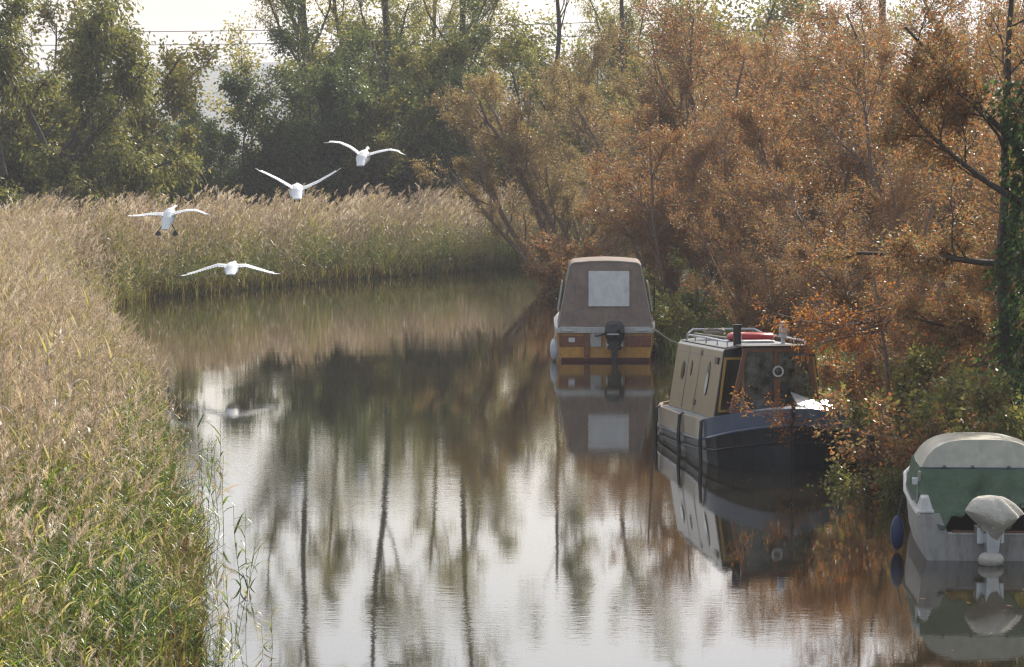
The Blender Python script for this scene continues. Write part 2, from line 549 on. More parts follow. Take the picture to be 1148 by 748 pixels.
def proto_bush(seed, H, leaf, count=46000, L=0.12, W=0.06, stems=5, spread=0.16, flare=0.45, bark='bark', clumpy=0.7, up=0.2, droop=0.3, twiggy=False):
    r = np.random.default_rng(seed)
    st = []
    for i in range(stems):
        a = 2 * math.pi * (i + r.uniform(0, .6)) / stems
        f = flare * r.uniform(0.3, 1.2)
        st.append(((0.25 * math.cos(a), 0.25 * math.sin(a), -0.2), (f * math.cos(a), f * math.sin(a), 1), H * r.uniform(0.62, 0.95), H * 0.011))
    lv = [dict(n=9, ratio=0.42, ang=0.75, up=up, t0=0.08, seg=5, rr=0.5, curve=0.04),
          dict(n=7, ratio=0.5, ang=0.7, up=0.05, t0=0.15, seg=4, rr=0.55),
          dict(n=4, ratio=0.6, ang=0.5, up=0.12, t0=0.1, seg=3, rr=0.6, maxL=0.95, curve=0.08)]
    if twiggy:
        lv[2] = dict(n=6, ratio=0.9, ang=0.5, up=0.2, t0=0.05, seg=3, rr=0.85, maxL=1.4, curve=0.07, wig=0.09, taper=0.2)
    return plant_meshes('bush', r, st, lv, count, spread, L, W, M[bark], leaf, clumpy=clumpy, leaf_levels=1 if twiggy else 2, droop=droop)


# ================================================================== BACKGROUND TREES
ash = [proto_ash(11, 20, M['leaf_pale'], 15000), proto_ash(12, 18, M['leaf_pale'], 13000)]
bushd = [proto_bush(21, 8.5, M['leaf_dark'], 19000, L=0.17, W=0.085, stems=5), proto_bush(22, 7.0, M['leaf_dark'], 19000, L=0.17, W=0.085, stems=6, flare=0.6)]
loose_green = [proto_bush(24, 8.5, M['leaf_pale'], 15000, L=0.16, W=0.075, stems=4, flare=0.5, clumpy=1.0, spread=0.25), proto_bush(25, 7.5, M['leaf_pale'], 14000, L=0.16, W=0.075, stems=4, flare=0.55, clumpy=1.0, spread=0.25)]
G_TALL = 'tall trees beyond the bend'
tall = [(345, 131, 0, 1.0, 0.3, 'tall thin tree with bare leaning limbs against the pale sky'),
        (438, 128, 1, 1.12, 1.9, 'tall dark-trunked tree rising behind the middle of the reeds'),
        (525, 128, 0, 0.98, 4.0, 'tall forked tree just left of the tan leaning willow'),
        (622, 126, 1, 0.80, 2.6, 'pale green tree showing above the tan leaning willow'),
        (712, 124, 0, 0.74, 5.2, 'pale yellow-green tree crown behind the rusty willows'),
        (395, 136, 1, 0.85, 0.9, 'slender tree partly hidden between two taller trunks'),
        (480, 140, 0, 0.80, 3.2, 'thin pale tree standing furthest back between two forked trees')]
for px, Y, k, s, rz, lab in tall:
    p = at(px, 140, Y)
    plant('ash_tree', ash[k], (p.x, Y, 0.5), rz, (s * 0.8, s * 0.8, s), lab, 'tree', G_TALL)
dense = [(205, 121, 1, 0.78, 0.2, 'dark low tree right of the big left-hand tree'),
         (262, 118, 0, 0.74, 1.2, 'rounded dark green tree below the gap of pale sky'),
         (318, 116, 1, 0.98, 2.6, 'dark green tree behind the swan with raised wings'),
         (375, 119, 0, 1.05, 3.9, 'dense dark tree behind the highest swan'),
         (425, 117, 1, 1.2, 5.0, 'dark leafy tree right of the highest swan'),
         (478, 119, 0, 1.05, 0.8, 'dark green tree left of the tan leaning willow'),
         (535, 121, 1, 1.15, 2.0, 'dark tree half hidden behind the tan leaning willow'),
         (160, 128, 0, 0.72, 4.4, 'shadowed low tree seen under the big left-hand tree'),
         (600, 121, 0, 0.95, 4.9, 'green tree behind the stems of the leaning willow'),
         (100, 126, 1, 0.75, 3.3, 'dark bush between the trunks of the big left-hand tree'),
         (30, 124, 0, 0.8, 2.3, 'dark bush at the far left beyond the reeds')]
dense += [(835, 129.5, 1, 1.6, 2.4, 'pale green tree standing above the rusty willows left of the utility pole'),
          (900, 131, 0, 1.35, 0.9, 'pale green tree just left of the utility pole'),
          (372, 134, 1, 1.35, 0.5, 'tall leafy green tree filling the space between the first two bare trunks'),
          (400, 137, 0, 1.25, 3.0, 'pale leafy tree between the tall trunks'),
          (480, 135, 1, 1.45, 4.2, 'tall leafy tree just left of the forked trunk'),
          (575, 133, 0, 1.3, 5.5, 'tall yellow-green tree over the top of the leaning willow'),
          (665, 131, 1, 1.5, 1.1, 'yellow-green tree beyond the willows, second of the pale ones'),
          (760, 129, 0, 1.3, 2.2, 'pale green tree touching the top of the rusty willows'),
          (70, 111, 0, 1.15, 2.9, 'mid green tree directly behind the crown of the big twin-trunked tree'),
          (150, 113, 1, 1.05, 0.4, 'green tree just right behind the big twin-trunked tree'),
          (30, 108, 1, 1.25, 5.1, 'leafy tree crowding the left side of the big twin-trunked tree')]
for px, Y, k, s, rz, lab in dense:
    p = at(px, 140, Y)
    plant('dense_tree', loose_green[k] if Y > 128.5 else bushd[k], (p.x, Y, 0.4), rz, (s, s, s), lab, 'tree', 'dense dark trees beyond the reeds',
          leaf=M['leaf_pale'] if Y > 128.5 else M['leaf_mid'] if px in (425, 535, 600, 30, 70, 150) else None)

# big tree at the left: two curved trunks and long dark limbs
r = np.random.default_rng(5)
bt = at(66, 240, 98)
big_st = [((0, 0, -0.8), (0.1, 0, 1), 4.0, 0.30), ((-1.0, 0.6, -0.8), (-0.35, 0, 1), 4.5, 0.26),
          ((0.15, 0, 3.0), (0.8, -0.1, 0.55), 4.6, 0.13), ((0.1, 0, 3.0), (0.35, 0, 1), 5.4, 0.15), ((-0.2, 0, 2.8), (-0.25, 0.2, 1), 5.6, 0.13), ((0.1, 0, 2.2), (0.9, -0.1, 0.22), 4.2, 0.11),
          ((-1.9, .6, 2.8), (-0.5, 0, 1), 5, 0.12), ((0.1, 0, 3.4), (0.62, 0.3, 0.9), 5.4, 0.12)]
lv = [dict(n=9, ratio=0.42, ang=0.8, up=0.15, t0=0.3, seg=5, rr=0.5, curve=0.02),
      dict(n=7, ratio=0.5, ang=0.75, up=0.0, t0=0.15, seg=4, rr=0.5, curve=-0.03),
      dict(n=5, ratio=0.55, ang=0.6, up=-0.05, t0=0.2, seg=3, rr=0.5, curve=-0.08, maxL=0.8)]
bigm = plant_meshes('big', r, big_st, lv, 19000, 0.2, 0.2, 0.075, M['bark'], M['leaf_mid'], droop=0.7, clumpy=0.9, leaf_levels=2)
plant('ash_tree', bigm, (bt.x, 98, 0.5), 0, 1.0, 'big spreading tree with curved twin trunks at the left behind reeds', 'tree', None)

# ================================================================== WILLOWS OF THE RIGHT BANK
wil = [proto_bush(31, 7.6, M['leaf_rust'], 50000, L=0.085, W=0.028, stems=7, spread=0.07, flare=0.5, bark='bark_willow', up=0.3, clumpy=0.35, twiggy=True),
       proto_bush(32, 6.6, M['leaf_rust'], 50000, L=0.085, W=0.028, stems=8, spread=0.07, flare=0.6, bark='bark_willow', up=0.3, clumpy=0.35, twiggy=True),
       proto_bush(33, 8.2, M['leaf_tan'], 48000, L=0.085, W=0.028, stems=6, spread=0.07, flare=0.45, bark='bark_willow', up=0.3, clumpy=0.35, twiggy=True)]
G_W = 'rusty willows crowding the right bank'
wlist = [(660, 101, 2, 0.95, 0.4, 'leaf_tan', 'tan willow directly behind the leaning one'),
         (735, 92, 2, 0.98, 1.4, 'leaf_tan', 'brownish willow behind the right side of the tan-canopied cruiser'),
         (800, 84, 0, 1.14, 2.7, 'leaf_rust', 'rusty willow behind the bend, between cruiser and narrowboat'),
         (775, 70, 1, 0.84, 3.1, 'leaf_rust', 'lower rusty willow just right of the tan-canopied cruiser'),
         (860, 74, 0, 0.98, 4.6, 'leaf_rust', 'rust-brown willow above the stern of the narrowboat'),
         (905, 92, 2, 1.18, 0.9, 'leaf_rust', 'tall willow reaching the sky left of the utility pole'),
         (935, 66, 1, 0.98, 5.3, 'leaf_rust', 'willow right above the narrowboat cabin'),
         (1010, 70, 0, 0.96, 1.9, 'leaf_rust', 'rusty willow under the utility pole'),
         (1080, 62, 1, 1.12, 2.2, 'leaf_rust', 'dense rusty willow behind the ivy-covered tree'),
         (1150, 72, 0, 1.12, 3.8, 'leaf_rust', 'willow at the right-hand end of the row behind the ivied tree'),
         (875, 56, 1, 0.55, 0.6, 'leaf_rust', 'small willow bush right behind the narrowboat roof'),
         (985, 52, 0, 0.62, 5.9, 'leaf_rust', 'orange-brown willow between narrowboat and small white boat'),
         (1060, 47, 1, 0.50, 4.1, 'leaf_rust', 'low rusty bush above the small white boat'),
         (1150, 44, 0, 0.60, 2.9, 'leaf_rust', 'low bush behind the right side of the small white boat'),
         (1290, 52, 2, 0.9, 2.0, 'leaf_rust', 'brown willow at the right edge beyond the small white boat'),
         (735, 112, 2, 1.22, 4.2, 'leaf_tan', 'tall olive-brown willow far back right of the leaning one'),
         (880, 103, 0, 1.25, 1.1, 'leaf_rust', 'rusty willow reaching the overhead wires'),
         (1120, 80, 0, 1.25, 0.7, 'leaf_rust', 'high rusty willow right of the utility pole'),
         (820, 108, 2, 1.28, 3.3, 'leaf_tan', 'tan willow far back above the bend'),]
for px, Y, k, s, rz, lf, lab in wlist:
    p = at(px, 140, Y)
    plant('willow', wil[k], (p.x, Y, gz(p.x, Y) - 0.1), rz, (s, s, s), lab, 'willow', G_W, leaf=M[lf])

# the leaning tan willow at the bend
r = np.random.default_rng(9)
lb = at(632, 303, 91)
st = [((0, 0, -0.4), (-0.62, 0, 1), 6.6, 0.12), ((0.15, 0, -0.4), (-0.35, 0.1, 1), 6.8, 0.12), ((0.3, 0.1, -0.4), (-0.15, -0.1, 1), 7.0, 0.11), ((0.4, 0, -0.4), (0.18, 0, 1), 7, 0.11),
      ((-0.1, 0, -0.4), (-0.9, -0.1, 0.75), 5.2, 0.10), ((0.5, 0, -0.3), (0.5, 0.1, 1), 6.2, 0.1), ((0.2, 0, -0.4), (-0.48, 0.3, 1), 6.6, 0.1)]
lv = [dict(n=10, ratio=0.36, ang=0.6, up=0.25, t0=0.25, seg=5, rr=0.45, curve=0.08),
      dict(n=7, ratio=0.5, ang=0.6, up=0.15, t0=0.15, seg=4, rr=0.5, curve=0.06),
      dict(n=5, ratio=0.9, ang=0.5, up=0.15, t0=0.1, seg=3, rr=0.7, curve=0.05, maxL=1.2, wig=.09)]
lm = plant_meshes('leaning', r, st, lv, 34000, 0.07, 0.09, 0.034, M['bark_willow'], M['leaf_tan'], clumpy=0.4, leaf_levels=1)
plant('willow', lm, (lb.x, 91, 0.1), 0, 1.0, 'tan willow leaning left over the bend on many dark stems', 'willow', None)

# ivy-covered tree at the right
r = np.random.default_rng(15)
iv = at(1150, 300, 40)
st = [((0, 0, -0.4), (0.0, 0, 1), 7.0, 0.095), ((0, 0, 2.9), (-1, 0.1, 0.1), 2.3, 0.055), ((0, 0, 3.7), (-1, -0.1, 0.42), 2.4, 0.05), ((0, 0, 1.9), (-1, 0.0, 0.08), 1.7, 0.035),
      ((0, 0, 4.4), (-0.7, 0.2, 0.8), 2.4, 0.05), ((0, 0, 4.0), (0.8, 0.2, 0.5), 2.4, 0.05), ((0, 0, 3.0), (0.9, -0.3, 0.4), 2.2, 0.05)]
lv = [dict(n=8, ratio=0.42, ang=0.8, up=0.12, t0=0.25, seg=5, rr=0.5, maxL=1.5),
      dict(n=6, ratio=0.55, ang=0.7, up=0.05, t0=0.15, seg=4, rr=0.55),
      dict(n=4, ratio=0.6, ang=0.6, up=0.0, t0=0.2, seg=3, rr=0.6, maxL=0.5)]
im = plant_meshes('ivied', r, st, lv, 26000, 0.08, 0.06, 0.028, M['bark'], M['leaf_rust'], clumpy=0.8, leaf_levels=2, wig=0.06)
ivt = plant('ivied_tree', im, (iv.x, 40, 0.2), 0, 1.0, 'dark tree wrapped in green ivy with limbs reaching left', 'tree', None)
n_ = 6500
z = r.uniform(0, 5.4, n_) ** 1.0; a = r.uniform(0, 2 * math.pi, n_)
rad = (0.16 + 0.34 * r.uniform(0, 1, n_) ** 1.5) * (0.75 + 0.5 * np.sin(z * 2.7) * np.sin(z * 1.1 + a) + 0.35 * np.sin(z * 5.1 + 2 * a)) + 0.03
V, F = leaves_np(np.stack([rad * np.cos(a), rad * np.sin(a), z], 1), np.stack([np.cos(a), np.sin(a), 0 * a], 1), r.uniform(.05, .1, n_), r.uniform(.04, .08, n_), r, 0.8)
link('ivy', np_mesh('ivy', V, F, M['leaf_ivy']), ivt)

# overhanging orange willow at the narrowboat bow
r = np.random.default_rng(17)
ob = Vector((5.75, 44.3, 0.35))
st = [((0, 0, -0.3), (-0.05, 0, 1), 2.7, 0.045), ((0.1, 0, -0.3), (0.3, 0.2, 1), 2.4, 0.035)]
for tx, ty, Yt in [(905, 400, 43.0), (918, 408, 42.9), (893, 415, 42.8), (930, 395, 43.4), (945, 380, 43.6), (872, 402, 42.8), (962, 400, 43.8)]:
    b0 = Vector((-0.06, 0, 1.5 + 0.5 * r.uniform()))
    e = at(tx, ty, Yt) - ob - b0
    st.append((tuple(b0), (e.x, e.y, e.z + 0.12 * e.length), e.length * 1.05, 0.02))
b0 = Vector((-0.4, -0.6, -0.1))
for tx, ty, Yt in [(862, 492, 41.7), (840, 503, 41.6)]:
    e = at(tx, ty, Yt) - ob - b0
    st.append((tuple(b0), (e.x, e.y, e.z + 0.1 * e.length), e.length * 1.02, 0.012))
lv = [dict(n=8, ratio=0.32, ang=0.7, up=0.0, t0=0.35, seg=4, rr=0.5, curve=-0.02, maxL=0.5),
      dict(n=5, ratio=0.5, ang=0.6, up=0.0, t0=0.2, seg=3, rr=0.6, maxL=0.3)]
def grow_to(r, starts, levels):
    return grow(r, starts, levels, 0.05)
om = plant_meshes('overhang', r, st, lv, 2600, 0.06, 0.06, 0.026, M['bark_willow'], M['leaf_orange'], clumpy=0.7, leaf_levels=2, wig=0.04)
plant('willow', om, tuple(ob), 0, 1.0, 'orange-leaved willow sapling drooping over the narrowboat bow', 'willow', None)

bram = [proto_bush(51, 1.9, M['leaf_dark'], 9000, L=0.075, W=0.045, stems=9, spread=0.07, flare=1.1, up=0.05, clumpy=0.6, bark='bark_willow'),
        proto_bush(52, 1.7, M['leaf_rust'], 8000, L=0.07, W=0.035, stems=9, spread=0.07, flare=1.1, up=0.05, clumpy=0.6, bark='bark_willow')]
for px, Y, k, s, rz, lf, lab in [(1030, 40.0, 0, 0.85, 0.3, 'leaf_mid', 'low green bramble on the bank left of the small white boat'),
                                 (1060, 40.0, 1, 1.15, 2.1, 'leaf_rust', 'rusty bramble just above the milky roof of the small white boat'),
                                 (1120, 39.5, 0, 1.2, 4.0, 'leaf_mid', 'green bramble at the foot of the ivied tree'),
                                 (1000, 46.5, 1, 1.0, 5.0, 'leaf_rust', 'rusty bramble right of the narrowboat foredeck'),
                                 (1040, 43.5, 0, 1.1, 1.0, 'leaf_mid', 'green bramble under the low rusty bush'),
                                 (757, 66, 0, 1.2, 2.6, 'leaf_mid', 'green bramble right of the stern of the tan-canopied cruiser'),
                                 (640, 88, 1, 1.3, 3.6, 'leaf_rust', 'bramble at the foot of the leaning tan willow')]:
    p = at(px, 140, Y)
    plant('bramble', bram[k], (p.x, Y, gz(p.x, Y) - 0.05), rz, (s, s, s), lab, 'bramble', 'brambles on the right bank', leaf=M[lf])
n_ = 800
yy = r.uniform(27, 88, n_); xx = np.interp(yy, RBn[:, 1], RBn[:, 0]) - np.abs(r.normal(0, 1.0, n_)) - 0.1
V, F = leaves_np(np.stack([xx, yy, 0 * xx + .004], 1), np.stack([r.normal(0, 1, n_), r.normal(0, 1, n_), 0 * xx], 1), r.uniform(.04, .09, n_), r.uniform(.02, .035, n_), r, 0)
V[:, 2] = np.clip(np.abs(V[:, 2]) * .2, .003, .012)
tag(link('floating_leaves', np_mesh('floating_leaves', V, F, M['leaf_orange'])), 'fallen willow leaves floating off the right bank', 'leaves', kind='stuff')

# ================================================================== REEDS
def reed_proto(r, H, green, plume=True, lw=1.0, pw=0.0095):
    """one reed: stem, arching leaves, drooping plume. returns V,F(quads),tone"""
    VV, FF, TT = [], [], []
    base = 0
    lean = r.normal(0, 0.06, 2)
    wind = np.array([0.9, -0.2])
    ks = 5
    t = np.linspace(0, 1, ks)
    stem = np.stack([lean[0] * H * t + 0.06 * H * t ** 3, lean[1] * H * t - 0.02 * t ** 3, H * t], 1)
    V, F = tubes_np([(stem, np.linspace(0.006, 0.003, ks))])
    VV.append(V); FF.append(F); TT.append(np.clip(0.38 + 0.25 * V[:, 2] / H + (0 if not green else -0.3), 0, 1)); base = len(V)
    def ribbon(p, d, L, W, bend, tone0, tone1, k=4):
        nonlocal base
        d = unit(d); side = unit(np.cross(d, np.array([0, 0, 1.0]) + r.normal(0, .3, 3)))
        pts = [p]; dd = d.copy()
        for j in range(k):
            dd = unit(dd + np.array([0, 0, -bend * (j + 1) / k])); pts.append(pts[-1] + dd * L / k)
        pts = np.array(pts)
        wd = W * np.array([0.5, 1.0, 0.8, 0.5, 0.06])[:k + 1] if k == 4 else W * np.linspace(1, .1, k + 1)
        V = np.concatenate([pts + side * wd[:, None] / 2, pts - side * wd[:, None] / 2])
        i = np.arange(k)
        F = np.stack([i, i + 1, i + k + 2, i + k + 1], 1) + base
        VV.append(V); FF.append(F); TT.append(np.tile(np.linspace(tone0, tone1, k + 1), 2)); base += len(V)
    nl = r.integers(7, 11)
    for i in range(nl):
        h = H * (0.22 + 0.66 * (i + r.uniform(0, .8)) / nl)
        j = np.array([np.interp(h, stem[:, 2], stem[:, 0]), np.interp(h, stem[:, 2], stem[:, 1]), h])
        a = r.uniform(0, 2 * math.pi)
        d = np.array([math.cos(a) * 0.8 + wind[0] * 0.35, math.sin(a) * 0.8 + wind[1] * .35, r.uniform(0.5, 1.5)])
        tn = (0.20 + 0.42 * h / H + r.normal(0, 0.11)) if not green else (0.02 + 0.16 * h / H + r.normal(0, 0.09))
        if r.uniform() < 0.25: tn += 0.25
        ribbon(j, d, r.uniform(0.28, 0.5), lw * r.uniform(0.014, 0.026), r.uniform(0.2, 0.9), tn, min(1, tn + 0.12))
    if plume:
        top = stem[-1]; n_ = 40; L = r.uniform(0.2, 0.3); tn = r.uniform(0.66, 1.0)
        for i in range(n_):
            f = i / n_
            p = top + np.array([0.05 * f ** 2 * 3, 0, L * f * 0.85]) - np.array([0, 0, 0.03])
            a = r.uniform(0, 2 * math.pi)
            d = np.array([math.cos(a) * 0.55 + 0.35, math.sin(a) * 0.55, r.uniform(0.8, 1.6)])
            ribbon(p, d, (0.11 - 0.06 * f) * r.uniform(0.7, 1.2), pw, 0.5, tn + r.normal(0, .05), tn, k=2)
    return np.concatenate(VV), np.concatenate(FF), np.concatenate(TT)


r = np.random.default_rng(41)
RP_far = [reed_proto(r, h, False, pw=0.016) for h in (2.0, 2.1, 2.2, 2.0, 2.3, 1.9, 2.1)]
RP_near = [reed_proto(r, h, False, lw=1.45) for h in (2.0, 2.1, 2.2, 2.0, 2.3, 1.9, 2.1)]
RP_grn = [reed_proto(r, h, True, plume=False, lw=1.4) for h in (1.5, 1.7, 1.3, 1.6)]
RP_mix = [reed_proto(r, h, True, plume=True) for h in (1.9, 2.0, 1.7)]


def reed_bed(name, P, kinds, r, hs, parent=None, dry=RP_near):
    VV, FF, TT = [], [], []; base = 0
    Z = bank_h(P)
    kinds = np.asarray(kinds)
    protos = dry + RP_grn + RP_mix
    for k in range(len(protos)):
        sel = np.where(kinds == k)[0]
        if not len(sel): continue
        V0, F0, T0 = protos[k]
        a = r.normal(0, 0.9, len(sel)); s = hs[sel] * r.uniform(0.78, 1.14, len(sel)) * (1 + 0.15 * np.sin(P[sel, 0] * 2.3 + P[sel, 1] * 1.1) * np.sin(P[sel, 1] * 0.8))
        lx, ly = r.normal(0, 0.07, len(sel)), r.normal(0, 0.07, len(sel))
        c, sn = np.cos(a)[:, None], np.sin(a)[:, None]
        x = V0[None, :, 0] * c - V0[None, :, 1] * sn; y = V0[None, :, 0] * sn + V0[None, :, 1] * c; z_ = np.repeat(V0[None, :, 2], len(sel), 0)
        x = (x + z_ * lx[:, None]) * s[:, None] + P[sel, 0][:, None]
        y = (y + z_ * ly[:, None]) * s[:, None] + P[sel, 1][:, None]
        zz = z_ * s[:, None] + np.maximum(Z[sel], -0.3)[:, None]
        V = np.stack([x, y, zz], -1).reshape(-1, 3)
        F = (F0[None] + (np.arange(len(sel)) * len(V0))[:, None, None]).reshape(-1, 4) + base
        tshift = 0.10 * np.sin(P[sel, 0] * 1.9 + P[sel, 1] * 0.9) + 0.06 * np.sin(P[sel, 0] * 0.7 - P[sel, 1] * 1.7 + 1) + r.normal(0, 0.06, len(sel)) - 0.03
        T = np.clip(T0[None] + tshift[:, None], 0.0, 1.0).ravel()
        VV.append(V); FF.append(F); TT.append(T); base += len(V)
    me = np_mesh(name, np.concatenate(VV), np.concatenate(FF), M['reed'], tone=np.concatenate(TT))
    return link(name, me, parent)


def scatter(r, n_, xr, yr): return np.stack([r.uniform(*xr, n_), r.uniform(*yr, n_)], 1)


# near left bank: from 20 m to 82 m, a band left of the water edge
def left_sd(P):
    d = seg_dist(P, LBn)
    return np.where(in_river(P), -d, d)


N = 60000
P = scatter(r, N, (-16, -2), (19, 86))
sd = left_sd(P)
ok = (sd > -0.22 - 0.28 * np.sin(P[:, 1] * 1.1) * np.sin(P[:, 1] * 0.37 + 1)) & (P[:, 0] < np.interp(P[:, 1], LBn[:, 1], LBn[:, 0]) + 0.6) & (sd < 1.2 + 0.09 * P[:, 1])
ok &= P[:, 0] > -0.185 * P[:, 1] - 1.2
P = P[ok]; sd = sd[ok]
dens = np.where(P[:, 1] < 45, 0.85, 0.72) * np.clip(0.72 + 0.75 * np.sin(P[:, 0] * 2.9 + 0.6 * P[:, 1]) * np.sin(P[:, 1] * 1.3 + 0.9 * P[:, 0]), 0.25, 1) * np.where(sd < 2.5, 1.0, 0.6)
k_ = r.uniform(0, 1, len(P)) < dens
P = P[k_]; sd = sd[k_]
print('near reeds', len(P))
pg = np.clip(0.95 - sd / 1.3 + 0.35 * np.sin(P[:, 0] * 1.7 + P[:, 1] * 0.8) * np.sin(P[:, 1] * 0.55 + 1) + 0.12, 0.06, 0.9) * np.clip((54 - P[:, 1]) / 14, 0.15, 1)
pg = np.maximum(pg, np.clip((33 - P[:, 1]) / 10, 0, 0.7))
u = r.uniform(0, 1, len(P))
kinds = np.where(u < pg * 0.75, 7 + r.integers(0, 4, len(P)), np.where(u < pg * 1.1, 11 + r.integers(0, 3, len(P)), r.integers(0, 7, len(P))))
hs = 0.88 * np.clip(0.5 + sd * 0.35, 0.5, 1.0)
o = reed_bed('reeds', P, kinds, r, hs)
tag(o, 'thick tan and green reeds lining the near left bank', 'reeds', kind='stuff')

# far bank beyond the bend
P = scatter(r, 42000, (-19, 16), (80, 122))
sd = left_sd(P)
yb = np.interp(P[:, 0], [-10.6, -9, -7.5, -5, -2.2, .8, 6, 15, 40], [84, 87.5, 90.7, 95.4, 100, 104.4, 109, 114, 122])
ok = (~in_river(P)) & (P[:, 1] > yb - 0.1) & (P[:, 1] > 82) & (sd < 6.0) & (P[:, 0] > -0.185 * P[:, 1] - 1)
left_in = (P[:, 0] < -10) & (P[:, 1] > 84) & (P[:, 1] < 97) & (P[:, 0] > -0.185 * P[:, 1] - 1)
ok |= left_in & ~in_river(P)
P = P[ok]; sd = sd[ok]
print('far reeds', len(P))
u = r.uniform(0, 1, len(P))
pg = np.clip(1.0 - sd / 0.6, 0.02, 0.95)
kinds = np.where(u < pg * 0.8, 7 + r.integers(0, 4, len(P)), np.where(u < pg, 11 + r.integers(0, 3, len(P)), r.integers(0, 7, len(P))))
hs = 0.93 * np.clip(0.62 + sd * 0.42, 0.62, 1.0)
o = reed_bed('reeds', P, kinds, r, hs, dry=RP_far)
tag(o, 'tall pinkish tan reeds curving along the far bank behind the swans', 'reeds', kind='stuff')

# single reed plants standing in the water off the near left bank
G_R = 'loose reed stems standing in the water'
loose = [(247, 590, 5, 0.85, 'leafy dark green reeds reaching highest over the water'), (262, 660, 3, 0.8, 'sparse green reeds leaning out below the tallest water reeds'),
         (252, 715, 4, 0.75, 'tangled reed stems at the lower edge of the near bank'), (292, 725, 2, 0.55, 'thin lone reed stems standing furthest out in the water'),
         (240, 520, 4, 0.7, 'short green reeds at the water edge above the tallest ones')]
for px, py, cnt, h, lab in loose:
    c = onz(px, py)
    PP = np.array([[c.x, c.y]]) + r.normal(0, 0.12, (cnt, 2))
    Z0 = np.full(cnt, -0.2)
    o = reed_bed('reed_plant', PP, 7 + r.integers(0, 4, cnt), r, np.full(cnt, h))
    tag(o, lab, 'reeds', G_R)


# grasses
def grass_mass(name, P, r, Hm, label, mat_='grass', wid=0.009):
    n_ = len(P); Z = bank_h(P)
    L = r.uniform(0.5, 1.3, n_) * Hm
    a = r.uniform(0, 2 * math.pi, n_); ln = r.uniform(0.1, 0.6, n_)
    wd = wid
    p0 = np.column_stack([P, Z - 0.02])
    out = np.stack([np.cos(a) * ln, np.sin(a) * ln, np.ones(n_)], 1); out = unit(out)
    side = np.stack([-np.sin(a), np.cos(a), 0 * a], 1) * wd
    p1 = p0 + out * (L * 0.55)[:, None]
    d2 = unit(out * np.array([2.2, 2.2, 0.55])); p2 = p1 + d2 * (L * 0.45)[:, None]
    V = np.stack([p0 - side, p0 + side, p1 + side, p1 - side, p2 + side * .15, p2 - side * .15], 1).reshape(-1, 3)
    b_ = (np.arange(n_) * 6)[:, None]
    F = np.concatenate([b_ + np.array([[0, 1, 2, 3]]), b_ + np.array([[3, 2, 4, 5]])])
    o = link(name, np_mesh(name, V, F, M[mat_]))
    return tag(o, label, 'grass', kind='stuff')


P = scatter(r, 90000, (1, 10), (28, 97))
d = seg_dist(P, RBn)
xr_ = np.interp(P[:, 1], RBn[:, 1], RBn[:, 0])
ok = (P[:, 0] > xr_ - 0.15) & (d < 2.2)
P = P[ok][:34000]
grass_mass('bank_grass', P, r, 0.55, 'rank green grass along the foot of the right bank')
P = scatter(r, 560000, (-13, 12), (24, 116))
sdl = left_sd(P)
P = P[(sdl > -0.12) & (sdl < 0.7) & (P[:, 0] < np.interp(P[:, 1], [20, 79, 84, 116], [0, -10, 12, 14]))][:40000]
grass_mass('fringe_grass', P, r, 0.55, 'short brown and green growth fringing the water under the reeds', 'fringe', 0.014)
P = scatter(r, 60000, (-30, 30), (95, 130))
ok = (left_sd(P) > 5.5)
grass_mass('meadow_grass', P[ok][:30000], r, 0.6, 'rough meadow grass under the far trees')

# ================================================================== SWANS
M['swan'] = mat_basic('swan_feather', (0.80, 0.80, 0.78), 0.7, var=0.1, scale=14, bump=0.004)
M['swan_dark'] = mat_basic('swan_foot', (0.035, 0.03, 0.028), 0.6)
M['beak'] = mat_basic('swan_beak', (0.55, 0.20, 0.04), 0.5)


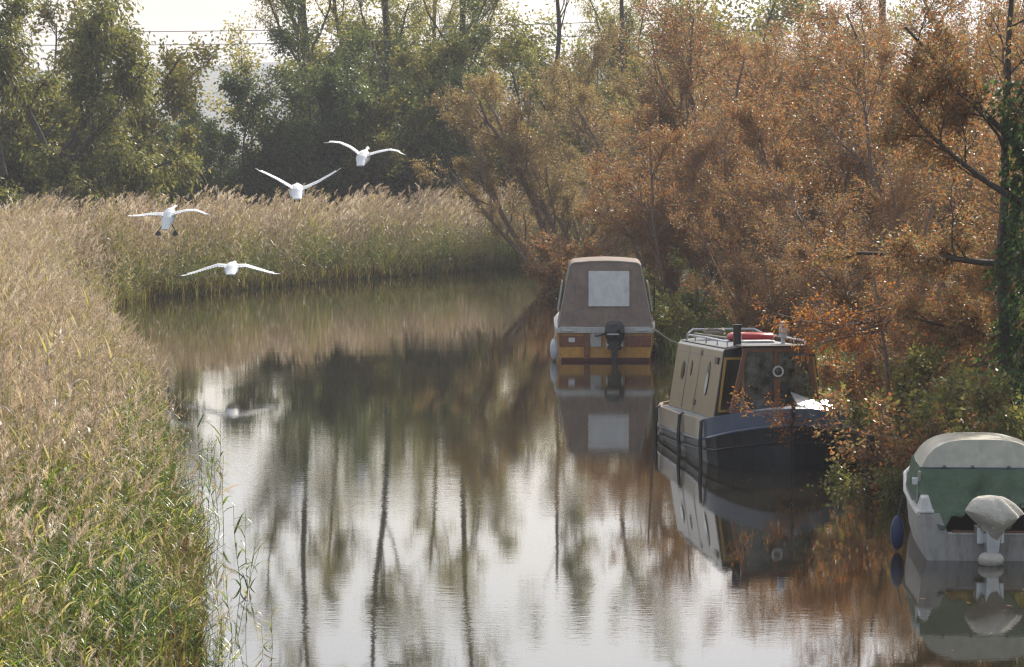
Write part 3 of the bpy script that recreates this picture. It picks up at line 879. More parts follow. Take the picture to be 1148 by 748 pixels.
def swan(px, py, Y, wl, wr, pitch, yaw, label, feet=False, headup=0.0, roll=0.0):
    p = at(px, py, Y)
    t = thing('swan', label, 'swan', tuple(p), 0, 'swans flying up the river')
    t.rotation_euler = Matrix.Rotation(yaw, 4, 'Z').to_euler()
    bodyM = Matrix.Rotation(pitch, 4, 'X') @ Matrix.Rotation(roll, 4, 'Y')
    mb = MB()
    st = [(-0.62, -0.01, 0.10, 0.018), (-0.52, 0, 0.11, 0.035), (-0.38, 0, 0.12, 0.075), (-0.2, 0.0, 0.165, 0.13), (0.02, -0.005, 0.185, 0.155), (0.22, -0.01, 0.165, 0.15), (0.36, 0, 0.11, 0.11),
          (0.46, 0.02, 0.062, 0.068), (0.6, 0.04 + headup * .3, 0.042, 0.046), (0.8, 0.06 + headup * .7, 0.036, 0.04), (0.98, 0.07 + headup, 0.036, 0.042), (1.05, 0.075 + headup, 0.05, 0.055), (1.12, 0.07 + headup, 0.046, 0.046), (1.17, 0.06 + headup, 0.025, 0.025)]
    def nk(y): return -max(0, y - .34) * math.tan(pitch + R(2)) * 0.97
    secs = [[bodyM @ Vector((rx * math.cos(a), y, zc + nk(y) + rz * math.sin(a))) for a in [2 * math.pi * k / 16 for k in range(16)]] for y, zc, rx, rz in st]
    mb.loft(secs, closed=True, cap0=True, cap1=True)
    for side, prof in ((-1, wl), (1, wr)):
        # arc-length resample of the given front-view profile
        pr = [(0.05, 0.02)] + list(prof)
        secs = []; NS = 15
        xs = [q[0] for q in pr]; cum = [0]
        for a_, b_ in zip(pr[:-1], pr[1:]): cum.append(cum[-1] + math.hypot(b_[0] - a_[0], b_[1] - a_[1]))
        for i in range(NS):
            f = i / (NS - 1) * 0.86
            s = f * cum[-1]
            X = np.interp(s, cum, xs); Zz = np.interp(s, cum, [q[1] for q in pr])
            chord = np.interp(f, [0, .12, .35, .6, .86], [0.34, 0.38, 0.36, 0.30, 0.22])
            lead = np.interp(f, [0, .3, .55, .86], [0.20, 0.30, 0.30, 0.12])
            th = np.interp(f, [0, .2, .6, 1], [0.045, 0.032, 0.022, 0.016])
            sec = []
            for q in range(12):
                u_ = q / 12 * 2 * math.pi
                cx = (math.cos(u_) + 1) / 2
                yy = lead - chord * (1 - cx)
                zz = math.sin(u_) * th * (0.35 + 0.65 * math.sin(math.pi * min(1, (cx * 0.85 + 0.12)))) + 0.10 * chord * math.sin(math.pi * cx)
                sec.append(Vector((side * X, yy, Zz + zz)))
            secs.append(sec)
        mb.loft(secs, closed=True, cap0=True, cap1=True)
        # finger feathers of the wing tip and ragged trailing feathers
        e = pr[-1]; s86 = cum[-1] * 0.8
        bx, bz = np.interp(s86, cum, xs), np.interp(s86, cum, [q[1] for q in pr])
        ddx, ddz = (e[0] - bx), (e[1] - bz)
        for q in range(6):
            y0 = 0.14 - q * 0.042
            k = 1.0 - 0.06 * q
            p0 = Vector((side * bx, y0, bz)); p1 = Vector((side * (bx + ddx * 0.55 * k), y0 - 0.03 - 0.012 * q, bz + ddz * 0.55 * k)); p2 = Vector((side * (bx + ddx * 1.02 * k), y0 - 0.09 - 0.035 * q, bz + ddz * 1.02 * k + 0.012))
            sec = []
            for pp, wd in ((p0, .032), (p1, .027), (p2, .010)):
                sec.append([pp + Vector((0, wd * math.cos(a), 0.010 * math.sin(a))) for a in [2 * math.pi * j / 8 for j in range(8)]])
            mb.loft(sec, closed=True, cap0=True, cap1=True)
        for q in range(13):
            f = 0.10 + q * 0.056; s = f * cum[-1]
            X = np.interp(s, cum, xs); Zz = np.interp(s, cum, [v[1] for v in pr])
            yl = np.interp(f, [0, .3, .55, .86], [0.20, 0.30, 0.30, 0.12]) - np.interp(f, [0, .12, .35, .6, .86], [0.34, 0.38, 0.36, 0.30, 0.22])
            sec = []
            for yy, wd, zo in ((yl + 0.1, .03, .02), (yl, .028, .006), (yl - 0.055, .010, -0.004)):
                sec.append([Vector((side * X + wd * math.cos(a), yy, Zz + zo + 0.010 * math.sin(a))) for a in [2 * math.pi * j / 8 for j in range(8)]])
            mb.loft(sec, closed=True, cap0=True, cap1=True)
    body = mb.build('body', M['swan'], t)
    rm = body.modifiers.new('remesh', 'REMESH'); rm.mode = 'VOXEL'; rm.voxel_size = 0.0095; rm.use_smooth_shade = True
    bk = MB(); sec = []
    for y, zc, rx, rz in [(1.15, 0.058 + headup, .023, .022), (1.21, 0.045 + headup, .02, .014), (1.28, .035 + headup, .014, .006)]:
        sec.append([bodyM @ Vector((rx * math.cos(a), y, zc + nk(y) + rz * math.sin(a))) for a in [2 * math.pi * k / 8 for k in range(8)]])
    bk.loft(sec, closed=True, cap0=True, cap1=True).build('beak', M['beak'], t, smooth=True)
    for s in (-1, 1):
        fm = MB()
        if feet:
            a = Vector((s * 0.09, -0.15, -0.13)); b_ = Vector((s * 0.22, -0.28, -0.34))
            fm.tube([a, (a + b_) / 2, b_], [.022, .016, .014], 6)
            fm.slab([b_ + Vector((-.02, 0, .02)), b_ + Vector((-.09, -.03, -.09)), b_ + Vector((0, -.05, -.13)), b_ + Vector((.09, -.03, -.09)), b_ + Vector((.02, 0, .02))], (0, -0.012, 0))
        else:
            a = bodyM @ Vector((s * 0.07, -0.3, -0.07)); b_ = bodyM @ Vector((s * 0.06, -0.52, -0.055)); c = bodyM @ Vector((s * 0.055, -0.66, -0.05))
            fm.tube([a, b_, c], [.014, .016, .02], 6)
        fm.build('foot', M['swan_dark'], t, smooth=True)
    return t


swan(189, 244, 76, [(.18, .06), (.5, .06), (.8, .03), (1.07, .04)], [(.2, .09), (.45, .16), (.7, .17), (.95, .10), (1.08, .06)], R(27), R(-3),
     'swan flying with wings level and dark feet dangling above the reeds', feet=True, headup=0.06)
swan(333, 215, 68, [(.2, .12), (.45, .27), (.72, .41), (.96, .53)], [(.2, .07), (.48, .20), (.75, .36), (1.02, .54)], R(14), R(4), 'swan with both wings raised in a wide V against dark trees')
swan(407, 177, 76, [(.15, .12), (.33, .25), (.6, .37), (.85, .40), (1.03, .37)], [(.15, .05), (.4, .13), (.7, .19), (.9, .16), (1.1, .06)], R(18), R(-4), 'highest swan, wings arched and drooping at the tips', headup=0.08)
swan(260, 302, 68.4, [(.15, .05), (.32, .07), (.6, -.01), (.9, -.10), (1.2, -.16)], [(.15, .05), (.32, .06), (.6, -.02), (.88, -.09), (1.12, -.12)], R(8), R(2), 'lowest swan gliding close above the water on drooped wings')

# ================================================================== BOATS
M['canvas'] = mat_basic('tan_canvas', (0.26, 0.19, 0.15), 0.85, var=0.2, scale=3.5, bump=0.05, dirt=(0.12, 0.10, 0.08), dirt_amt=0.5)
M['canvas_trim'] = mat_basic('canvas_trim', (0.36, 0.32, 0.28), 0.8)
M['clear'] = mat_basic('cloudy_plastic_window', (0.66, 0.64, 0.60), 0.22, var=0.14, scale=3, bump=0.04, dirt=(0.35, 0.32, 0.28), dirt_amt=0.5, coat=0.4)
M['white'] = mat_basic('white_gelcoat', (0.62, 0.60, 0.56), 0.35, var=0.08, scale=4, dirt=(0.25, 0.21, 0.15), dirt_amt=0.6)
M['amber'] = mat_basic('amber_varnish', (0.68, 0.33, 0.06), 0.4, var=0.2, scale=9, dirt=(0.2, 0.08, 0.03), dirt_amt=0.5)
M['brown'] = mat_basic('brown_wood', (0.25, 0.09, 0.04), 0.45, var=0.3, scale=11)
M['maroon'] = mat_basic('maroon_antifoul', (0.12, 0.02, 0.018), 0.7, var=0.3)
M['black'] = mat_basic('black_paint', (0.012, 0.012, 0.014), 0.35, var=0.3, dirt=(0.05, 0.045, 0.04), dirt_amt=0.5)
M['engine'] = mat_basic('black_engine_cowl', (0.012, 0.013, 0.016), 0.25, var=0.2)
M['metal'] = mat_basic('steel_fitting', (0.55, 0.56, 0.58), 0.3, metal=0.9)
M['rope'] = mat_basic('rope', (0.35, 0.31, 0.24), 0.9, scale=60, bump=0.004)
M['fender'] = mat_basic('white_fender', (0.65, 0.65, 0.66), 0.4, dirt=(0.3, 0.28, 0.22))
M['blue'] = mat_basic('blue_fender', (0.015, 0.028, 0.10), 0.45, dirt=(0.1, 0.1, 0.12))


def outboard(parent_mats, name='outboard', parent=None):
    pass


bl = onz(1108, 629)
# ---- cruiser with tan canopy (stern towards the camera)
cl = onz(678.5, 405)
cb = thing('cabin_cruiser', 'small amber-hulled cruiser under a tan canvas canopy with clear rear window', 'boat', (cl.x, cl.y, 0), R(-1.2))
sec = []
for y, b_, zg, zk in [(0, 1.0, .60, -.28), (0.8, 1.05, .60, -.3), (2.5, 1.08, .66, -.32), (3.8, .92, .78, -.3), (4.8, .55, .92, -.2), (5.5, .05, 1.02, .0)]:
    s = [(-b_, zg), (-b_ * .985, .3), (-b_ * .93, .02), (-b_ * .7, zk * .8), (0, zk), (b_ * .7, zk * .8), (b_ * .93, .02), (b_ * .985, .3), (b_, zg)]
    sec.append([(x, y, z) for x, z in s])
hull = MB(); hull.loft(sec); hull.add([sec[0][i] for i in range(9)], [tuple(range(9))]); hull.build('hull', M['amber'], cb, bevel=0.01)
MB().box(-.93, .93, -.012, 0.02, -.1, .075).build('boot_stripe', M['maroon'], cb)
for x0_, x1_ in ((-.97, -.34), (.42, .97)): MB().box(x0_, x1_, -.022, .02, .31, .545).build('transom_panel', M['brown'], cb, bevel=.006)
MB().box(-.45, -.33, -.045, .02, .05, .60).build('rudder_post', M['brown'], cb, bevel=.006)
MB().box(-.32, -.08, -.03, .02, .30, .64).build('bathing_step_panel', M['white'], cb, bevel=.01)
sec = []
for y, b_, zg in [(-.06, 1.02, .60), (0.8, 1.08, .60), (2.5, 1.11, .66), (3.8, .95, .78), (4.8, .57, .92), (5.55, .05, 1.02)]:
    sec.append([(-b_, y, zg), (-b_, y, zg + .10), (-b_ + .12, y, zg + .12), (b_ - .12, y, zg + .12), (b_, y, zg + .10), (b_, y, zg), (0, y, zg - .0)])
MB().loft(sec, closed=True, cap0=True, cap1=True).build('deck_rim', M['white'], cb, smooth=False, bevel=.015)
for sx in (-1, 1):
    MB().box(sx * .80 - .12, sx * .80 + .12, -.085, -.055, .64, .68).build('handle', M['metal'], cb, bevel=.005)


def arch(hw0, hw1, z0, z1, n_=18, pw=3.2):
    """inverted tub outline: hw0 half width at the bottom, hw1 at the top, rounded shoulders"""
    pts = []
    for i in range(n_ + 1):
        a = math.pi * i / n_
        c, s = math.cos(a), math.sin(a)
        u_ = abs(c) ** (2 / pw) * (1 if c > 0 else -1); v = abs(s) ** (2 / pw)
        hw = hw0 + (hw1 - hw0) * v
        pts.append((u_ * hw, z0 + (z1 - z0) * v))
    return pts


Z0, Z1 = .71, 2.10
def aft_y(z): return 0.02 + (z - Z0) * 0.28
def tub(hw0, hw1, z0, z1, rad, crown=.035):
    L = [(hw0, z0)]
    zt_ = z1 - rad
    for i in range(1, 6): L.append((hw0 + (hw1 - hw0) * i / 5, z0 + (zt_ - z0) * i / 5))
    for i in range(1, 6):
        a = math.pi / 2 * i / 5; L.append((hw1 - rad * (1 - math.cos(a)), zt_ + rad * math.sin(a)))
    L.append(((hw1 - rad) * .5, z1 + crown * .75))
    return L + [(0, z1 + crown)] + [(-x, z) for x, z in L[::-1]]
A = tub(1.0, .77, Z0, Z1 - .03, .15)
secs = [[(x, aft_y(z), z) for x, z in A]]
for y, k in [(1.0, 1.02), (1.7, 1.03), (2.4, 1.0)]:
    secs.append([(x * k, y, Z0 + (z - Z0) * (k if y < 2 else .97)) for x, z in A])
secs.append([(x * .97, 3.1 - (z - Z0) * .35, Z0 + (z - Z0) * .85) for x, z in A])
cnp = MB(); cnp.loft(secs)
cnp.add(secs[0], [tuple(range(len(A)))])
cnp.add(secs[-1], [tuple(range(len(A)))])
canopy = cnp.build('canopy', M['canvas'], cb, smooth=True)
def aft_slab(x0, x1, z0, z1, off, th, k=0.06):
    q = [(x0 - k * .3, z0), (x1 + k * .3, z0), (x1, z1), (x0, z1)]
    return [(x, aft_y(z) - off, z) for x, z in q], (0, -th, 0)
m_ = MB(); m_.slab(*aft_slab(-.355, .51, 1.16, 1.90, .004, .008)); m_.build('rear_window', M['clear'], canopy, bevel=.003)
m_ = MB()
for q in [(-.375, -.355, 1.14, 1.92), (.51, .53, 1.14, 1.92)]: m_.slab(*aft_slab(*q, .003, .012, 0))
m_.slab(*aft_slab(-.375, .53, 1.135, 1.158, .003, .012, 0)); m_.slab(*aft_slab(-.375, .53, 1.902, 1.925, .003, .012, 0))
m_.build('window_seam', M['canvas'], canopy)
m_ = MB(); m_.tube([(x * 1.005, aft_y(z) - .004, z) for x, z in A], .014, 6); m_.build('canopy_piping', M['canvas_trim'], canopy)
m_ = MB(); m_.tube([(-.96, -0.0, Z0 + .02), (-.3, -.035, Z0), (.3, -.035, Z0), (.96, 0, Z0 + .02)], .016, 6); m_.build('canopy_hem', M['canvas_trim'], canopy)
m_ = MB()
for x in (-.64, .66):
    m_ = MB(); m_.tube([(x * (1.07 - .11 * i / 6), aft_y(Z0 + .04 + 1.24 * i / 6) - .004, Z0 + .04 + 1.24 * i / 6) for i in range(7)], .007, 5)
    m_.build('zip_seam', M['canvas'], canopy)
MB().tube([(-.98, -.03, .66), (-1.02, -.03, .50), (-.99, -.02, .36)], .012, 6).build('grab_rope', M['rope'], cb, smooth=True)
MB().box(-.78, -.64, -.05, -.02, .40, .50).build('tail_lamp', M['metal'], cb, bevel=.008)
# side windows of the canopy
for sx in (-1, 1):
    m_ = MB(); m_.slab([(sx * 1.0, .9, 1.0), (sx * 1.0, 2.0, 1.0), (sx * .905, 2.0, 1.62), (sx * .905, .9, 1.62)], (sx * .03, 0, 0.01)); m_.build('side_window', M['clear'], canopy)
# cabin top forward
sec = [[(x * .92, y, .7 + (z - Z0) * k) for x, z in tub(.95, .75, Z0, Z1, .2)] for y, k in [(2.7, .62), (3.6, .5), (4.4, .28)]]
MB().loft(sec, cap0=True, cap1=True).build('cabin_top', M['white'], cb, smooth=True)
# outboard engine of the cruiser
def cowl(cx, cy, cz, w_, d_, h_):
    secs = []
    for k, (f, s) in enumerate([(0, .72), (.12, .92), (.4, 1.0), (.7, .95), (.9, .75), (1.0, .4)]):
        secs.append([(cx + w_ / 2 * s * (abs(math.cos(a)) ** .6) * (1 if math.cos(a) > 0 else -1), cy + d_ / 2 * s * (abs(math.sin(a)) ** .6) * (1 if math.sin(a) > 0 else -1), cz + h_ * f) for a in [2 * math.pi * i / 16 for i in range(16)]])
    return MB().loft(secs, closed=True, cap0=True, cap1=True)
eng = thing('outboard_motor', 'black outboard motor clamped on the stern of the tan-canopied cruiser', 'outboard motor', (cl.x + .19, cl.y - .30, 0), R(-4))
cowl(0, 0, .47, .43, .52, .40).build('cowling', M['engine'], eng, smooth=True)
MB().box(-.13, .13, -.12, .14, .28, .47).box(-.17, .17, .1, .27, .30, .66).build('bracket', M['engine'], eng, bevel=.02)
MB().loft([[(-.07, -.12, .3), (.07, -.12, .3), (.07, .12, .3), (-.07, .12, .3)], [(-.045, -.10, -.1), (.045, -.10, -.1), (.045, .09, -.1), (-.045, .09, -.1)], [(-.03, -.08, -.3), (.03, -.08, -.3), (.03, .06, -.3), (-.03, .06, -.3)]], closed=True, cap0=True, cap1=True).box(-.13, .13, -.2, .12, -.03, -.01).build('leg', M['engine'], eng)
MB().tube([(-.21, .0, .60), (-.36, .05, .55), (-.42, .1, .55)], .02, 6).build('tiller', M['engine'], eng)
MB().box(-.15, .10, -.268, -.255, .60, .625).build('cowl_stripe', M['metal'], eng)
MB().tube([(.0, -.10, .33), (.12, -.2, .40), (.2, -.12, .52), (.24, .1, .60)], .014, 6).build('fuel_hose', M['engine'], eng, smooth=True)
MB().tube([(-.16, -.05, .30), (-.16, -.05, .46)], .022, 6).tube([(.16, -.05, .30), (.16, -.05, .46)], .022, 6).box(-.18, .18, -.07, -.04, .36, .39).build('clamp', M['metal'], eng)
for sx, dy in ((-1, .05), (-1, .55)):
    f = MB().ball((0, 0, 0), .085, 12, 10, (1, 1, 2.6))
    f.tube([(0, 0, .2), (0.05, 0, .48)], .008, 5)
    f = f.build('fender', M['fender'], None, smooth=True)
    f.location = (cl.x - 1.08, cl.y + dy, .23)
    tag(f, 'white fender hanging nearest the stern corner of the tan-canopied cruiser' if dy < .3 else 'white fender hanging just forward of the stern one on the cruiser', 'fender', 'white fenders on the cruiser side')

for (x0, y0, z0), (x1, y1, z1), lab in (((cl.x + 1.0, cl.y + .1, .72), (3.9, 60.6, .55), 'slack stern rope tying the tan-canopied cruiser to the bank'),
                                        ((bl.x + .78, bl.y + 1.2, .58), (7.6, 36.3, .5), 'rope tying the small white boat to the bank')):
    pts = [Vector((x0, y0, z0)).lerp(Vector((x1, y1, z1)), i / 10) - Vector((0, 0, .18 * math.sin(math.pi * i / 10))) for i in range(11)]
    o = MB().tube(pts, .011, 6).build('mooring_rope', M['rope'], None, smooth=True); tag(o, lab, 'rope')
# ---- narrowboat, bow towards the camera
M['cream'] = mat_basic('buff_cabin_paint', (0.33, 0.25, 0.165), 0.32, var=0.07, scale=2.5, dirt=(0.16, 0.13, 0.09), dirt_amt=0.45, coat=0.2)
M['navy'] = mat_basic('slate_blue_paint', (0.10, 0.13, 0.19), 0.28, var=0.12, scale=4, dirt=(0.12, 0.12, 0.12), dirt_amt=0.4, coat=0.3)
M['hullblack'] = mat_basic('black_hull_paint', (0.009, 0.010, 0.014), 0.38, var=0.3, scale=8, spec=0.35, dirt=(0.05, 0.042, 0.036), dirt_amt=0.5)
M['deck'] = mat_basic('pale_grey_deck_paint', (0.5, 0.5, 0.52), 0.22, var=0.12, scale=10, bump=0.004, coat=0.5)
M['glint'] = mat_basic('glossy_white_glint', (0.75, 0.75, 0.75), 0.27, var=0.1, scale=9, bump=0.006)  # for the added foredeck panels that catch the sun glare
M['glint'].node_tree.nodes['Principled BSDF'].inputs['Metallic'].default_value = 0.5
M['wood'] = mat_basic('varnished_wood', (0.16, 0.055, 0.022), 0.35, var=0.3, scale=12, coat=0.3)
M['yellow'] = mat_basic('yellow_trim_paint', (0.50, 0.27, 0.045), 0.4, var=0.1)
M['roof'] = mat_basic('grey_roof_paint', (0.10, 0.11, 0.13), 0.5, var=0.15, dirt=(0.15, 0.13, 0.1))
M['red'] = mat_basic('red_lifebuoy', (0.50, 0.03, 0.03), 0.4, var=0.1)
mg = mat_basic('dark_glass', (0.03, 0.025, 0.02), 0.06, var=0.3, scale=2, coat=0.4); M['glass_dark'] = mg
m = bpy.data.materials.new('clear_glass'); m.use_nodes = True
n = m.node_tree; n.nodes.clear()
o_ = n.nodes.new('ShaderNodeOutputMaterial'); tr_ = n.nodes.new('ShaderNodeBsdfTransparent'); tr_.inputs['Color'].default_value = (0.72, 0.75, 0.72, 1)
gl_ = n.nodes.new('ShaderNodeBsdfGlossy'); gl_.inputs['Roughness'].default_value = 0.06
df_ = n.nodes.new('ShaderNodeBsdfDiffuse'); df_.inputs['Color'].default_value = (0.35, 0.33, 0.28, 1)
tcg = n.nodes.new('ShaderNodeTexCoord'); ng = n.nodes.new('ShaderNodeTexNoise'); ng.inputs['Scale'].default_value = 7; ng.inputs['Detail'].default_value = 6
n.links.new(tcg.outputs['Object'], ng.inputs['Vector'])
mrg = n.nodes.new('ShaderNodeMapRange'); mrg.inputs['From Min'].default_value = .35; mrg.inputs['From Max'].default_value = .75; mrg.inputs['To Max'].default_value = .45
n.links.new(ng.outputs['Fac'], mrg.inputs['Value'])
m1_ = n.nodes.new('ShaderNodeMixShader'); n.links.new(mrg.outputs['Result'], m1_.inputs['Fac']); n.links.new(tr_.outputs[0], m1_.inputs[1]); n.links.new(df_.outputs[0], m1_.inputs[2])
fr_ = n.nodes.new('ShaderNodeFresnel'); fr_.inputs['IOR'].default_value = 1.5
m2_ = n.nodes.new('ShaderNodeMixShader'); n.links.new(fr_.outputs[0], m2_.inputs['Fac']); n.links.new(m1_.outputs[0], m2_.inputs[1]); n.links.new(gl_.outputs[0], m2_.inputs[2]); n.links.new(m2_.outputs[0], o_.inputs['Surface'])
M['glass'] = m

NA = R(8.5)
nb = thing('narrowboat', 'buff and slate-blue narrowboat moored under the rusty willows', 'boat', (3.92, 43.45, 0), NA)
st = [(-1.02, .03, .86), (-.96, .28, .85), (-.82, .54, .82), (-.58, .80, .77), (-.28, .98, .71), (.08, 1.06, .66), (.6, 1.07, .64), (2.2, 1.07, .63), (3.6, 1.05, .64), (4.2, .9, .66), (4.6, .6, .68)]
def bz(z1): return .36 + (z1 - .64) * 1.25
def hsec(y, b_, z1):
    k = 0.9 if y < .3 else 1
    return [(-b_ * k * .94, y * (1 if y > -.9 else .97), -.4), (-b_ * .97, y, .05), (-b_, y, bz(z1))]
sec = []
for y, b_, z1 in st:
    l = hsec(y, b_, z1); sec.append(l + [(-x, yy, z) for x, yy, z in l[::-1]])
MB().loft(sec, cap0=True, cap1=True).build('hull', M['hullblack'], nb)
def band(stl, proud=0.012):
    m_ = MB()
    for s in (-1, 1):
        sec = []
        for y, b_, z1 in stl:
            zb = bz(z1)
            sec.append([(s * (b_ + proud), y - (proud if y < -.9 else 0), zb + .002), (s * (b_ + proud), y - (proud if y < -.9 else 0), z1), (s * (b_ - .05), y + .0, z1 + .003), (s * (b_ - .05), y, zb + .002)])
        m_.loft(sec, closed=True, cap0=True, cap1=True)
    return m_
bowst = st[:6] + [(.3, 1.065, .65)]
aftst = [(.302, 1.065, .65)] + st[6:]
band(bowst).build('bow_band', M['navy'], nb, smooth=True)
band(aftst, .010).build('side_band', M['cream'], nb)
# rubbing strakes
for name, zz, rad_ in (('rubbing_strake', 0.0, .022), ('rubbing_strake', -.17, .016)):
    m_ = MB()
    for s in (-1, 1):
        m_.tube([(s * (b_ + .012), y, bz(z1) + zz + (-.02 if zz == 0 else (-.10 * max(0, (-y)) ** .5 if y < 0 else 0))) for y, b_, z1 in st], rad_, 6)
    m_.build(name, M['navy'] if zz == 0 else M['hullblack'], nb, smooth=True)
MB().tube([(0, -1.04, -.3), (0, -1.06, .3), (0, -1.07, .9)], .028, 8).build('stem_post', M['hullblack'], nb, smooth=True)
# foredeck: cambered, falling to both gunwales
sec = []
for y, b_, z1 in st[:6] + [(.3, 1.065, .65)]:
    bb_ = b_ - .045
    crown = .13 * min(1, b_)
    sec.append([(-bb_, y, z1), (-bb_ * .55, y, z1 + crown * .6), (0, y, z1 + crown), (bb_ * .55, y, z1 + crown * .6), (bb_, y, z1)])
MB().loft(sec).build('foredeck', M['deck'], nb, smooth=True)
# panels added on the foredeck's right half, tilted to throw sun glare at the camera
for cx_, cyy, cz_, ax, ay in ((.40, -.40, .90, .23, .19), (.80, -.12, .83, .13, .22)):
    m_ = MB(); m_.slab([(cx_ + dx, cyy + dy, cz_ - .383 * dx + .407 * dy) for dx, dy in ((-ax, -ay), (ax, -ay), (ax, ay), (-ax, ay))], (0.0, 0, -.03)); m_.build('glint_panel', M['glint'], nb, bevel=.006)
# cabin
CY0, CY1 = .45, 3.75
def cab(x0, x1): pass
zb, zt = .64, 1.66
cb0, cb1 = .86, .69
prof = [(-cb0, zb), (-cb1 - .01, zt - .02), (-cb1 + .03, zt + .02), (-.3, zt + .07), (.3, zt + .07), (cb1 - .03, zt + .02), (cb1 + .01, zt - .02), (cb0, zb)]
MB().loft([[(x, CY0, z) for x, z in prof], [(x, CY1, z) for x, z in prof]], closed=True, cap0=True, cap1=True).build('cabin', M['cream'], nb, bevel=.012)
MB().box(-1.01, 1.01, .302, 3.9, .60, .64).build('side_deck', M['navy'], nb)
prof2 = [(-cb1 + .02, zt + .03), (-.3, zt + .078), (.3, zt + .078), (cb1 - .02, zt + .03), (.3, zt + .05), (-.3, zt + .05)]
MB().loft([[(x, CY0 + .02, z) for x, z in prof2], [(x, CY1 - .02, z) for x, z in prof2]], closed=True, cap0=True, cap1=True).build('roof', M['roof'], nb)
bh = [(-cb0 + .02, zb), (-cb1 + .0, zt), (-.3, zt + .06), (.3, zt + .06), (cb1, zt), (cb0 - .02, zb)]
MB().slab([(x, CY0 - .003, z) for x, z in bh], (0, -.02, 0)).build('bulkhead', M['black'], nb)
def quadframe(c, w_, y, th, dep, name, mname, parent):
    """c: 4 corners (x,z) of the outer edge"""
    m_ = MB()
    cx = sum(q[0] for q in c) / 4; cz = sum(q[1] for q in c) / 4
    inn = []
    for x, z in c:
        inn.append((x + (w_ if x < cx else -w_), z + (w_ if z < cz else -w_)))
    for i in range(4):
        j = (i + 1) % 4
        m_.slab([(c[i][0], y, c[i][1]), (c[j][0], y, c[j][1]), (inn[j][0], y, inn[j][1]), (inn[i][0], y, inn[i][1])], (0, -dep, 0))
    return m_.build(name, M[mname], parent), inn
for s in (-1, 1):
    c = [(s * .79, .73), (s * .40, .73), (s * .385, 1.55), (s * .69, 1.55)]
    fr, inn = quadframe(c, .035, CY0 - .026, 0, .02, 'front_window', 'yellow', nb)
    MB().slab([(x, CY0 - .0255, z) for x, z in inn], (0, -.004, 0)).build('pane', M['glass_dark'], fr)
# cratch screen with two glazed panes and the headlamp
cy_ = -.02
c = [(-.66, .74), (.66, .74), (.47, 1.70), (-.47, 1.70)]
cf = MB()
def bar(x0, z0, x1, z1, w_, y=cy_, d_=.05):
    cf.slab([(x0 - w_, y, z0), (x0 + w_, y, z0), (x1 + w_, y, z1), (x1 - w_, y, z1)], (0, d_, 0))
bar(-.66, .80, -.47, 1.64, .035); bar(.66, .80, .47, 1.64, .035); bar(0, .80, 0, 1.64, .035)
cf.box(-.70, .70, cy_ - .004, cy_ + .056, .74, .80); cf.box(-.51, .51, cy_ - .004, cy_ + .056, 1.64, 1.71)
scr = cf.build('front_screen', M['wood'], nb, bevel=.005)
MB().slab([(-.625, cy_ + .02, .80), (-.035, cy_ + .02, .80), (-.035, cy_ + .02, 1.64), (-.435, cy_ + .02, 1.64)], (0, .006, 0)).build('pane', M['glass'], scr)
MB().slab([(.035, cy_ + .02, .80), (.625, cy_ + .02, .80), (.435, cy_ + .02, 1.64), (.035, cy_ + .02, 1.64)], (0, .006, 0)).build('pane', M['glass'], scr)
for s in (-1, 1):
    MB().slab([(s * .66, cy_ + .06, .76), (s * .66, CY0 - .03, .76), (s * .50, CY0 - .03, .86), (s * .64, cy_ + .06, .86)], (s * .02, 0, 0)).build('side_rail', M['wood'], nb)
MB().box(-.52, .52, cy_ - .05, CY0 - .03, 1.712, 1.74).build('visor_roof', M['black'], nb, bevel=.01)
hl = MB().tube([(0, -.03, 1.36), (0, -.08, 1.36), (0, -.14, 1.36), (0, -.15, 1.36)], [.03, .07, .085, .085], 16).build('headlamp', M['metal'], nb, smooth=True)
MB().tube([(0, -.151, 1.36), (0, -.16, 1.36)], [.06, .045], 16).build('lens', M['glass_dark'], hl, smooth=True)
MB().tube([(0.12, -.03, 1.12), (.12, -.08, 1.12)], [.055, .07], 14).build('horn', M['black'], nb, smooth=True)
MB().box(-.05, .05, -.09, -.03, .80, 1.25).build('post_bracket', M['wood'], nb, bevel=.008)
# cabin side fittings (left side faces the camera)
def side_pt(y, z, s=-1, off=.0):
    hw = cb0 + (cb1 - cb0) * (z - zb) / (zt - zb)
    return Vector((s * (hw + off), y, z))
def side_disc(y, z, ry, rz_, name, mname, parent, off=.012, off0=.0):
    m_ = MB(); pts = [side_pt(y + ry * math.cos(a), z + rz_ * math.sin(a), -1, off0 + .002) for a in [2 * math.pi * i / 20 for i in range(20)]]
    m_.slab(pts, (-off, 0, 0)); return m_.build(name, M[mname], parent)
for yy in (3.05,):
    ph = side_disc(yy, 1.24, .12, .15, 'porthole', 'black', nb); side_disc(yy, 1.24, .09, .12, 'pane', 'glass_dark', ph, .004, .014)
ph = side_disc(1.2, 1.20, .10, .26, 'porthole', 'black', nb); side_disc(1.2, 1.12, .075, .17, 'pane', 'clear', ph, .004, .014)
ph = side_disc(2.45, 1.30, .05, .12, 'porthole', 'black', nb)
for yy in (1.9, 2.75):
    m_ = MB(); m_.slab([side_pt(yy, .67), side_pt(yy + .02, .67), side_pt(yy + .02, 1.63), side_pt(yy, 1.63)], (-.008, 0, 0)); m_.build('hatch_seam', M['roof'], nb)
for zz in (.76, 1.52):
    m_ = MB(); m_.slab([side_pt(1.80, zz), side_pt(1.95, zz), side_pt(1.95, zz + .08), side_pt(1.80, zz + .08)], (-.014, 0, 0)); m_.build('hinge', M['black'], nb)
m_ = MB(); m_.slab([side_pt(.6, 1.44), side_pt(.8, 1.44), side_pt(.8, 1.54), side_pt(.6, 1.54)], (-.03, 0, 0)); m_.build('number_plate', M['black'], nb)
